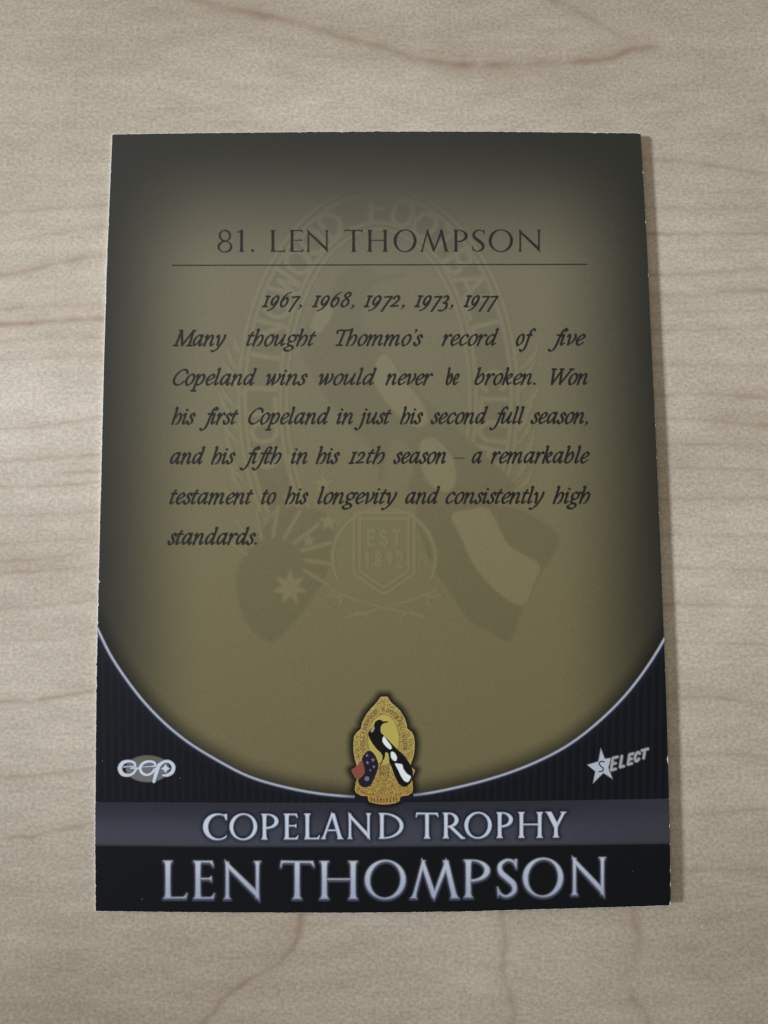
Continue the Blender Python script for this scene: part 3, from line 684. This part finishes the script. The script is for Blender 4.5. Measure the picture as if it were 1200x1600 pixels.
FLAG = [(395, 790), (430, 776), (462, 790), (500, 840), (530, 930), (520, 1000), (488, 1080), (450, 1160), (400, 1195), (350, 1196), (310, 1160), (300, 1110), (320, 1040), (340, 980), (345, 900), (350, 850)]
FLAGR = [(222, 998), (285, 955), (320, 900), (345, 900), (365, 960), (372, 1030), (330, 1085), (295, 1108), (258, 1082)]
def star(cx, cy, r, k=.42, n=5, rot=-math.pi / 2):
    return [(cx + (r if i % 2 == 0 else r * k) * math.cos(rot + i * math.pi / n), cy + (r if i % 2 == 0 else r * k) * math.sin(rot + i * math.pi / n)) for i in range(2 * n)]
STARS = [star(400, 1100, 34, .5, 7), star(405, 912, 20), star(470, 880, 22), star(482, 960, 18), star(402, 828, 18), star(440, 1000, 12)]
SANS = {  # plain block letters for the ring, unit box, y down
 'C': [[(.9, .2), (.6, .02), (.25, .1), (.05, .5), (.25, .9), (.6, .98), (.9, .8)]], 'O': [[(.5, .0), (.1, .22), (.1, .78), (.5, 1), (.9, .78), (.9, .22), (.5, 0)]],
 'L': [[(.15, 0), (.15, 1)], [(.15, 1), (.85, 1)]], 'I': [[(.5, 0), (.5, 1)]], 'N': [[(.1, 1), (.1, 0)], [(.1, 0), (.9, 1)], [(.9, 1), (.9, 0)]],
 'G': [[(.9, .2), (.6, .02), (.25, .1), (.05, .5), (.25, .9), (.6, .98), (.9, .85)], [(.9, .9), (.9, .55)], [(.9, .55), (.6, .55)]],
 'W': [[(0, 0), (.25, 1)], [(.25, 1), (.5, .2)], [(.5, .2), (.75, 1)], [(.75, 1), (1, 0)]], 'D': [[(.12, 0), (.12, 1)], [(.12, 0), (.6, .06), (.92, .5), (.6, .94), (.12, 1)]],
 'F': [[(.15, 0), (.15, 1)], [(.15, 0), (.85, 0)], [(.15, .5), (.7, .5)]], 'T': [[(.5, 0), (.5, 1)], [(.05, 0), (.95, 0)]],
 'B': [[(.12, 0), (.12, 1)], [(.12, 0), (.7, .05), (.8, .25), (.6, .46), (.12, .48)], [(.12, .48), (.75, .55), (.88, .75), (.7, .96), (.12, 1)]],
 'A': [[(0, 1), (.5, 0)], [(.5, 0), (1, 1)], [(.2, .65), (.8, .65)]], 'U': [[(.1, 0), (.1, .7), (.5, 1), (.9, .7), (.9, 0)]],
 'S': [[(.85, .15), (.5, .0), (.15, .15), (.25, .42), (.75, .58), (.85, .85), (.5, 1), (.12, .85)]], 'E': [[(.15, 0), (.15, 1)], [(.15, 0), (.85, 0)], [(.15, .5), (.7, .5)], [(.15, 1), (.85, 1)]],
 '1': [[(.5, 0), (.5, 1)], [(.3, .15), (.5, 0)]], '8': [[(.5, 0), (.2, .22), (.5, .46), (.85, .75), (.5, 1), (.15, .75), (.5, .46), (.8, .22), (.5, 0)]], '9': [[(.8, .3), (.5, .55), (.2, .3), (.5, 0), (.8, .3), (.6, 1)]],
 '2': [[(.15, .2), (.5, 0), (.8, .25), (.15, 1)], [(.15, 1), (.85, 1)]], 'K': [[(.12, 0), (.12, 1)], [(.9, 0), (.12, .55)], [(.4, .4), (.9, 1)]], 'H': [[(.1, 0), (.1, 1)], [(.9, 0), (.9, 1)], [(.1, .5), (.9, .5)]], 'R': [[(.12, 0), (.12, 1)], [(.12, 0), (.75, .05), (.8, .45), (.12, .52)], [(.4, .52), (.9, 1)]],
}
def block(F, ch, cx, cy, wd, ht, ang, rad):
    if ch not in SANS: return
    c, s = math.cos(ang), math.sin(ang)
    for st in SANS[ch]:
        p = catmull(st, 8); u = (p[:, 0] - .5) * wd; v = (p[:, 1] - .5) * ht
        F.stroke(np.stack([cx + u * c - v * s, cy + u * s + v * c], 1), rad, pad=3)
def ring_text(F, txt, cx, cy, a, b, t0, t1, wd, ht, rad):
    t = np.linspace(t0, t1, 600); X = cx + a * np.cos(t); Y = cy + b * np.sin(t)
    s = np.concatenate([[0], np.cumsum(np.hypot(np.diff(X), np.diff(Y)))])
    for k, ch in enumerate(txt):
        q = np.interp(s[-1] * (k + .5) / len(txt), s, t)
        ang = math.atan2(b * math.cos(q), -a * math.sin(q))
        block(F, ch, cx + a * math.cos(q), cy + b * math.sin(q), wd * (.35 if ch == 'I' else 1), ht, ang, rad)
RINGTXT = 'COLLINGWOOD FOOTBALL CLUB'

def watermark():
    dark = Field(320, 270, 900, 1010, 1.4, 4); lite = Field(320, 270, 900, 1010, 1.4, 4)
    # ring between two double outlines, a shade darker, with pale lettering
    dark.add(lambda X, Y: np.minimum(ell_sd(X, Y, 591, 622, 218, 330), -ell_sd(X, Y, 591, 622, 143, 264)), (370, 285, 812, 960))
    for a, b in ((218, 330), (208, 319), (153, 274), (143, 264)):
        lite.add(lambda X, Y, a=a, b=b: 2.1 - np.abs(ell_sd(X, Y, 591, 622, a, b)), (360, 280, 820, 960))
    ring_text(lite, RINGTXT, 591, 622, 181, 296, math.radians(180 - 22), math.radians(360 + 22), 33, 40, 3.0)
    TAIL = [(655, 780), (700, 775), (770, 785), (826, 800), (874, 835), (864, 872), (843, 902), (818, 950), (797, 1004), (768, 990), (733, 972), (700, 925), (668, 868), (650, 820)]
    STRIP = [(706, 806), (735, 797), (764, 797), (790, 847), (818, 868), (843, 884), (832, 915), (817, 946), (775, 922), (740, 880), (722, 840)]
    DRAPE = [(411, 822), (440, 800), (480, 792), (522, 812), (512, 890), (474, 957), (424, 1005), (380, 968), (366, 900), (392, 850)]
    BODY = [p for p in wx(BIRD) if p[1] < 800]
    soft = lambda P: catmull(P, 3, True)
    dark.f = np.where(np.hypot((dark.x - 600)[None, :] / 1, 0) < 0, dark.f, dark.f)
    keep = np.full(dark.f.shape, -60.0)
    X, Y = np.meshgrid(dark.x, dark.y)
    shapes = np.maximum(np.maximum(poly_sd(soft(BODY), X, Y), poly_sd(soft(TAIL), X, Y)), poly_sd(soft(DRAPE), X, Y))
    dark.f = np.maximum(dark.f, shapes)
    lite.f = np.minimum(lite.f, -shapes - 1)
    lowcut = 800 + 0 * Y
    ringonly = np.minimum(dark.f, -shapes)
    dark.f = np.where(shapes > -1, dark.f, np.minimum(dark.f, lowcut - Y))
    lite.f = np.minimum(lite.f, lowcut - Y)
    for P in (WING, RUMP, NAPE): lite.poly(catmull(wx(P), 6, True))
    lite.poly(soft(STRIP))
    for s in STARS: lite.poly(wx(s))
    # shield with the founding year, its frame and the crossed stalks beneath
    sh = np.array([(-38, -56), (38, -56), (38, 26), (0, 52), (-38, 26)]) + np.array([600, 866])
    lite.add(lambda X, Y: np.maximum(1.7 - np.abs(poly_sd(sh, X, Y)), 1.7 - np.abs(poly_sd(sh, X, Y) + 9)), (545, 790, 655, 940))
    for k, ch in enumerate('EST'): block(lite, ch, 580 + k * 20, 840, 13, 22, 0, 1.7)
    for k, ch in enumerate('1892'): block(lite, ch, 574 + k * 17, 874, 11, 22, 0, 1.7)
    lite.add(lambda X, Y: np.minimum(1.8 - np.abs(ell_sd(X, Y, 600, 872, 80, 78)), 905 - Y), (515, 790, 685, 955))
    for p in ([(518, 922), (560, 938), (610, 952), (660, 962)], [(682, 922), (640, 938), (590, 952), (540, 966)], [(512, 930), (532, 934), (530, 946)], [(688, 930), (668, 934), (670, 946)], [(540, 966), (560, 958), (575, 962)], [(660, 964), (642, 957), (628, 962)]):
        lite.stroke(catmull(p, 10), 2.0, pad=3)
    # leafy sprays either side of the ring
    r = random.Random(3)
    for sx, base in ((-1, (372, 800)), (1, (812, 800))):
        for k in range(13):
            a = math.radians(90 + sx * (-18 + k * 7)) if sx < 0 else math.radians(90 - (-18 + k * 7))
            yy = 560 + k * 19; xx = base[0] + sx * (2 + 6 * math.sin(k * 1.7) - (k - 6) ** 2 * .35 * sx * sx)
            L_ = 34 + r.random() * 16
            a = math.radians(-62 if sx > 0 else -118) + (r.random() - .5) * .5
            p = [(xx, yy), (xx + L_ * .5 * math.cos(a) + sx * 4, yy + L_ * .5 * math.sin(a)), (xx + L_ * math.cos(a), yy + L_ * math.sin(a))]
            lite.stroke(catmull(p, 10), np.concatenate([np.linspace(1.2, 3.2, 11), np.linspace(3.2, .8, 10)]), pad=3)
    for k in range(9):                                          # fern fronds round the flag
        a = math.radians(200 + k * 22); c = (430, 880)
        p = [(c[0] + 48 * math.cos(a), c[1] + 42 * math.sin(a)), (c[0] + 92 * math.cos(a + .12), c[1] + 88 * math.sin(a + .12))]
        lite.stroke(catmull(p, 2), 1.6, pad=3)
    dark.f = np.minimum(dark.f, -lite.f)
    fade = lambda Y: sstep(285, 345, Y)
    march(dark.f, dark.x, dark.y, lambda X, Y, f: olive_col(X, Y) * (1 - (.15 * sstep(-2.6, 6, f) * (.65 + .35 * sstep(650, 820, Y)) * fade(Y)))[:, None], 'watermark_crest', ink_matte, card, 5 * UM, iso=-2.4)\
        ['label'] = 'darker bird, flag and ring of the faint crest behind the text'
    march(lite.f, lite.x, lite.y, lambda X, Y, f: olive_col(X, Y) * (1 + ((.165 + .05 * np.exp(-((X - 600) / 90) ** 2 - ((Y - 870) / 90) ** 2)) * sstep(-2.0, 2.4, f) * fade(Y)))[:, None], 'watermark_crest', ink_matte, card, 9 * UM, iso=-1.9)\
        ['label'] = 'paler lettering, lines and patches of the faint crest behind the text'
watermark()

# ------------------------------------------------------------------ the lower part of the card
panel('pinstripe_panel', lambda X, Y: np.minimum(np.minimum(ink_sd(X, Y), -arc_sd(X, Y)), band_top(X) - Y), (140, 950, 1060, 1270), 1.6,
      lambda X, Y, f: black_col(X, Y), ink_dark, 0, 'black panel with fine upright pinstripes under the arc')
panel('name_strip', lambda X, Y: np.minimum(ink_sd(X, Y), Y - band_bot(X)), (140, 1310, 1060, 1435), 1.6,
      lambda X, Y, f: black_col(X, Y), ink_dark, 0, 'plain black strip along the bottom edge')
# title field, also used for the dark glow in the band round the letters
TF = Field(310, 1262, 892, 1318, 0.5, 14)
TITLE = [('C', 317.5, 354.5), ('O', 359, 401.5), ('P', 408.5, 434.8), ('E', 443.5, 466), ('L', 475.5, 499), ('A', 501.5, 537), ('N', 541.5, 579.5), ('D', 592, 630), ('T', 650, 684.5), ('R', 692, 725.5), ('O', 726, 768), ('P', 776, 801), ('H', 810, 848), ('Y', 851.5, 884.5)]
for ch, a, b in TITLE:
    m = (a + b) / 2; base = np.interp(m, [330, 420, 560, 700, 830, 880], [1311.6, 1311.4, 1310.4, 1309.6, 1308.6, 1308]); capital(TF, ch, a, b, float(base), 39.6, .128, .040)
def blurred(f, n):
    for _ in range(n):
        f = (np.pad(f, ((1, 1), (0, 0)), mode='edge')[:-2] + f * 2 + np.pad(f, ((1, 1), (0, 0)), mode='edge')[2:]) / 4
        f = (np.pad(f, ((0, 0), (1, 1)), mode='edge')[:, :-2] + f * 2 + np.pad(f, ((0, 0), (1, 1)), mode='edge')[:, 2:]) / 4
    return f
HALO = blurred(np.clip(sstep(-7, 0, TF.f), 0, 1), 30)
def sample(F, A, X, Y, out=0.0):
    i = np.clip((X - F.x[0]) / F.step, 0, len(F.x) - 1.001); j = np.clip((Y - F.y[0]) / F.step, 0, len(F.y) - 1.001)
    a = i.astype(int); b = j.astype(int); u = i - a; v = j - b
    r = A[b, a] * (1 - u) * (1 - v) + A[b, a + 1] * u * (1 - v) + A[b + 1, a] * (1 - u) * v + A[b + 1, a + 1] * u * v
    ok = (X > F.x[0]) & (X < F.x[-1]) & (Y > F.y[0]) & (Y < F.y[-1])
    return np.where(ok, r, out)
def band_col(X, Y, f):
    t = (Y - band_top(X)) / (band_bot(X) - band_top(X))
    c = mixc(lin(46, 47, 56), lin(68, 69, 80), sstep(0, .75, t))
    c = mixc(c, np.broadcast_to(lin(40, 40, 46), c.shape), sstep(.93, 1.0, t))
    c = mixc(c, np.broadcast_to(lin(58, 58, 66), c.shape), sstep(820, 1040, X) * .6)
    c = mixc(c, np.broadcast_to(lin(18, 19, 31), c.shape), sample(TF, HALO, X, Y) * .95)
    w_ = np.abs(X - 600) < 80
    d = np.full(X.shape, -60.0); d[w_] = poly_sd(BADGE, X[w_], Y[w_])
    return mixc(c, np.broadcast_to(lin(14, 10, 8), c.shape), sstep(-11, 0, d))
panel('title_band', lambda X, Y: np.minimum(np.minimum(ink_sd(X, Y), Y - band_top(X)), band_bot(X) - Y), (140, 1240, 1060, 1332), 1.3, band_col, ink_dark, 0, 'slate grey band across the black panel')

SILVER = lin(212, 220, 232)
def silver_col(core, back, lo, hi):
    return lambda X, Y, f: mixc(np.broadcast_to(back, (len(X), 3)), np.broadcast_to(core, (len(X), 3)), sstep(lo, hi, f))
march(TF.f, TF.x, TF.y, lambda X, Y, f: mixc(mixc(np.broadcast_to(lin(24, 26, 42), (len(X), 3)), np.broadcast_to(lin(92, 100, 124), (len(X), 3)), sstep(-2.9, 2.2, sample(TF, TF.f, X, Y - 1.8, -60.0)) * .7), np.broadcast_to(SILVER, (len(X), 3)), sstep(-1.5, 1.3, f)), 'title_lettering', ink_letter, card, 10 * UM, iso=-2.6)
NF = Field(250, 1338, 952, 1410, 0.5, 8)
NAME = [('L', 255, 292), ('E', 302, 335.5), ('N', 347, 408), ('T', 438, 490.5), ('H', 499.5, 559), ('O', 570, 634), ('M', 640.5, 718), ('P', 724.5, 765.5), ('S', 776, 809), ('O', 817, 880), ('N', 889.5, 947)]
for ch, a, b in NAME:
    m = (a + b) / 2; base = np.interp(m, [270, 380, 530, 680, 745, 800, 850, 920], [1403.8, 1404.6, 1404.4, 1403.4, 1402.4, 1401.4, 1400.6, 1398.4])
    capital(NF, ch, a, b, float(base), 59.2, .136, .040)
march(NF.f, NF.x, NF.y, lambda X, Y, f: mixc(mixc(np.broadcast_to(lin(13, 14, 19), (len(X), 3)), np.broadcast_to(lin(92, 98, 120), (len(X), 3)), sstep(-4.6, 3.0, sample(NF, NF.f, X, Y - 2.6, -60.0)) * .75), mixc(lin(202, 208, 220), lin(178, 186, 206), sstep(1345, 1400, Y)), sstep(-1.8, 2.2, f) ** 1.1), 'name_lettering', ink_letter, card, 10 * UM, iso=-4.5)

# silver arc, gone under the badge
for sgn in (-1, 1):
  arc_fn = lambda X, Y: np.minimum(np.minimum(3.6 - np.abs(arc_sd(X, Y)), ink_sd(X, Y) + .3), sgn * (X - 600) - 46)
  panel('silver_arc', arc_fn, (140, 950, 1060, 1260), 0.8,
      lambda X, Y, f: mixc(np.broadcast_to(lin(26, 28, 44), (len(X), 3)), np.broadcast_to(lin(188, 190, 202), (len(X), 3)), np.exp(-((arc_sd(X, Y) - .5) / 1.75) ** 2) * (.55 + .45 * sstep(46, 75, np.abs(X - 600)))), ink_letter, 6 * UM)

# ------------------------------------------------------------------ the small badge
def badge():
    F = Field(545, 1085, 652, 1260, 0.5, 4); F.poly(BADGE)
    n1 = noise1(400000, 1.0, 31)
    def gold(X, Y, f):
        k = (np.floor(X * 1.0) * 131 + np.floor(Y * 1.0) * 977).astype(int) % 399000
        z = np.clip(.5 + .3 * n1[k], 0, 1)
        c = mixc(lin(98, 78, 34), lin(208, 182, 102), z)
        c = mixc(c, np.broadcast_to(lin(222, 188, 122), c.shape), (1 - sstep(.4, 2.2, f)) * .5)
        c = mixc(c, np.broadcast_to(lin(60, 40, 18), c.shape), (1 - sstep(-.8, .5, f)))
        return mixc(c, c * np.array([1.0, .86, .72]), sstep(1195, 1245, Y))
    plate = march(F.f, F.x, F.y, gold, 'club_badge', ink_letter, card, 18 * UM, iso=-.5)
    plate['label'] = 'gold shield badge with magpie over the arc'
    def sub(name, build_, colour, lift, iso=-.2, step=.4):
        F = Field(545, 1085, 652, 1260, step, 2); build_(F)
        march(F.f, F.x, F.y, colour, name, ink_letter, plate, lift * UM, iso=iso)
    flat = lambda c, e=None: (lambda X, Y, f: np.broadcast_to(c, (len(X), 3)))
    def oval(F):
        F.poly(catmull(zx([(595, 345), (690, 385), (750, 480), (780, 600), (775, 720), (740, 830), (660, 920), (590, 945), (530, 920), (440, 800), (412, 690), (412, 570), (440, 470), (505, 385)]), 8, True))
    sub('badge_oval', oval, lambda X, Y, f: mixc(np.broadcast_to(lin(128, 98, 40), (len(X), 3)), np.broadcast_to(lin(186, 170, 84), (len(X), 3)), sstep(-.2, 1.6, f)), 22)
    def letters(F):
        c = zx([(595, 690)])[0]
        ring_text(F, RINGTXT, c[0], c[1], 33.5, 53, math.radians(180 - 12), math.radians(360 + 12), 4.6, 5.4, .55)
        for k, ch in enumerate('FLOREAT'): pass
        for k, ch in enumerate('EST'): block(F, ch, 595.8 + k * 4.2, 1202, 2.8, 4.4, 0, .5)
        for k, ch in enumerate('1892'): block(F, ch, 594.5 + k * 3.7, 1209, 2.4, 4.4, 0, .5)
        sh = zx([(550, 960), (650, 960), (650, 1080), (600, 1130), (550, 1080)])
        F.add(lambda X, Y: .45 - np.abs(poly_sd(sh, X, Y)), (585, 1190, 615, 1225))
    sub('badge_lettering', letters, flat(lin(128, 96, 50)), 25, -.1)
    def rib(F):
        F.stroke(catmull(zx([(280, 1215), (420, 1285), (600, 1305), (780, 1285), (925, 1215)]), 10), .45, 2)
        for k in range(9): F.stroke(catmull(zx([(450 + k * 37, 1325 + 8 * math.sin(k * .4)), (452 + k * 37, 1372)]), 2), .5, 2)
    sub('badge_ribbon', rib, flat(lin(112, 70, 34)), 25, -.1)
    def flag(F): F.poly(catmull(zx(FLAG), 6, True))
    sub('badge_flag', flag, lambda X, Y, f: mixc(np.broadcast_to(lin(70, 50, 30), (len(X), 3)), np.broadcast_to(lin(30, 22, 40), (len(X), 3)), sstep(-.5, 1.0, f)), 30, -.4)
    def red(F): F.poly(catmull(zx(FLAGR), 6, True))
    sub('badge_flag', red, flat(lin(142, 78, 62)), 33, -.2)
    def sts(F):
        for s in STARS: F.poly(zx(np.array(s)))
    sub('badge_star', sts, flat(lin(120, 118, 134)), 37, -.25, .3)
    def bird(F):
        F.poly(catmull(zx(BIRD), 6, True))
        F.stroke(catmull(zx([(590, 850), (572, 910), (556, 928)]), 4), .6, 2)
    sub('badge_bird', bird, lambda X, Y, f: mixc(np.broadcast_to(lin(60, 46, 24), (len(X), 3)), np.broadcast_to(lin(9, 9, 12), (len(X), 3)), sstep(-.5, .8, f)), 33, -.4)
    def white(F):
        for P in (WING, RUMP, TAILW): F.poly(catmull(zx(P), 6, True))
    sub('badge_plumage', white, lambda X, Y, f: mixc(np.broadcast_to(lin(90, 92, 92), (len(X), 3)), np.broadcast_to(lin(236, 240, 236), (len(X), 3)), sstep(-.5, 1.2, f)), 38, -.4, .3)
    def nape(F): F.poly(catmull(zx(NAPE), 6, True))
    sub('badge_plumage', nape, flat(lin(170, 150, 130)), 38, 0, .3)
badge()

# ------------------------------------------------------------------ the two small maker's marks
def oval_mark():
    q = lambda p: np.stack([160 + np.asarray(p, float)[:, 0] / 8.571, 1160 + np.asarray(p, float)[:, 1] / 8.571], 1)
    F = Field(178, 1176, 280, 1228, .4, 3)
    F.ellipse(160 + 605 / 8.571, 1160 + 352 / 8.571, 290 / 8.571, 178 / 8.571)
    disc = march(F.f, F.x, F.y, lambda X, Y, f: mixc(np.broadcast_to(lin(20, 20, 22), (len(X), 3)), mixc(lin(100, 96, 78), lin(116, 112, 110), sstep(1178, 1205, Y)), sstep(-1.5, 1.5, f)), 'oval_mark', ink_letter, card, 8 * UM, iso=-1.3)
    disc['label'] = 'silver letters on an olive oval, lower left'
    F = Field(178, 1176, 280, 1230, .4, 4)
    def st(p, r): F.stroke(catmull(q(p), 14), np.interp(np.linspace(0, 1, len(catmull(q(p), 14))), np.linspace(0, 1, len(r)), r) * .72 / 8.571, 3)
    st([(285, 328), (380, 322), (440, 318), (420, 270), (350, 252), (272, 275), (235, 345), (265, 418), (340, 440), (410, 415), (450, 365)], [10, 11, 20, 24, 24, 34, 40, 36, 26, 24, 24])
    st([(545, 328), (640, 322), (708, 312), (690, 268), (620, 255), (545, 280), (505, 345), (535, 412), (600, 435), (660, 410), (700, 360)], [10, 11, 20, 24, 24, 28, 30, 28, 24, 24, 24])
    st([(690, 520), (715, 430), (735, 360), (765, 300), (830, 258), (900, 262), (950, 320), (935, 395), (870, 438), (810, 440)], [30, 36, 40, 34, 26, 28, 34, 34, 28, 18])
    st([(380, 345), (450, 345), (520, 345)], [16, 18, 16])
    F.poly(q(star(845, 350, 62, .55, 4)))
    march(F.f, F.x, F.y, lambda X, Y, f: mixc(np.broadcast_to(lin(60, 64, 78), (len(X), 3)), np.broadcast_to(lin(212, 216, 226), (len(X), 3)), sstep(-1.2, 1.4, f)), 'mark_lettering', ink_letter, disc, 14 * UM, iso=-1.0)
oval_mark()
def star_mark():
    q = lambda p: np.stack([900 + np.asarray(p, float)[:, 0] / 7.5, 1140 + np.asarray(p, float)[:, 1] / 7.5], 1)
    F = Field(912, 1160, 1022, 1228, .4, 4)
    F.poly(q([(290, 215), (338, 340), (420, 330), (380, 440), (430, 580), (320, 510), (198, 632), (225, 490), (130, 412), (262, 372)]))
    s = march(F.f, F.x, F.y, lambda X, Y, f: mixc(np.broadcast_to(lin(30, 36, 50), (len(X), 3)), np.broadcast_to(lin(190, 196, 203), (len(X), 3)), sstep(-1.0, 1.6, f)), 'star_mark', ink_letter, card, 8 * UM, iso=-.9)
    s['label'] = 'silver star crossed by a slanting word, lower right'
    F = Field(925, 1160, 1022, 1216, .3, 3)
    pos = [(405, 405, 62, 125), (448, 398, 78, 132), (548, 370, 62, 120), (640, 345, 64, 108), (718, 318, 60, 98), (800, 285, 78, 92)]
    for (cx, cy, wd, ht), ch in list(zip(pos, 'SELECT'))[1:]:
        c = q([(cx, cy)])[0]
        for stn in SANS[ch]:
            p = catmull(stn, 8); v = (p[:, 1] - .5) * ht / 7.5; u = (p[:, 0] - .5) * wd / 7.5 - v * .25
            a = -.275; F.stroke(np.stack([c[0] + u * math.cos(a) - v * .98 * math.sin(a) * .3, c[1] + u * math.sin(a) + v], 1), 2.35, 3)
    march(F.f, F.x, F.y, lambda X, Y, f: mixc(np.broadcast_to(lin(52, 54, 58), (len(X), 3)), np.broadcast_to(lin(176, 176, 172), (len(X), 3)), sstep(-1.0, 2.0, f)), 'mark_lettering', ink_letter, s, 14 * UM, iso=-1.1)
    F = Field(925, 1180, 960, 1216, .3, 2)
    F.stroke(catmull(q([(330, 378), (292, 372), (272, 398), (290, 428), (318, 452), (308, 486), (270, 492)]), 8), 1.0, 2)
    march(F.f, F.x, F.y, lambda X, Y, f: np.broadcast_to(lin(70, 78, 104), (len(X), 3)), 'mark_letter', ink_letter, s, 14 * UM, iso=-.1)
star_mark()

# a few specks of dust and tiny scuffs on the print
for k, (px, py, r) in enumerate([(921.5, 447.5, 1.0), (222, 1405, .9), (160, 1189, .8), (281, 1216, .7), (988, 1362, .6)]):
    F = Field(px - 3, py - 3, px + 3, py + 3, .3, 2)
    F.stroke([(px - r * .5, py + r * .4), (px + r * .5, py - r * .4)], r * .75, 2)
    march(F.f, F.x, F.y, lambda X, Y, f: np.broadcast_to(lin(112, 112, 116), (len(X), 3)), 'dust_speck', ink_letter, card, 12 * UM)
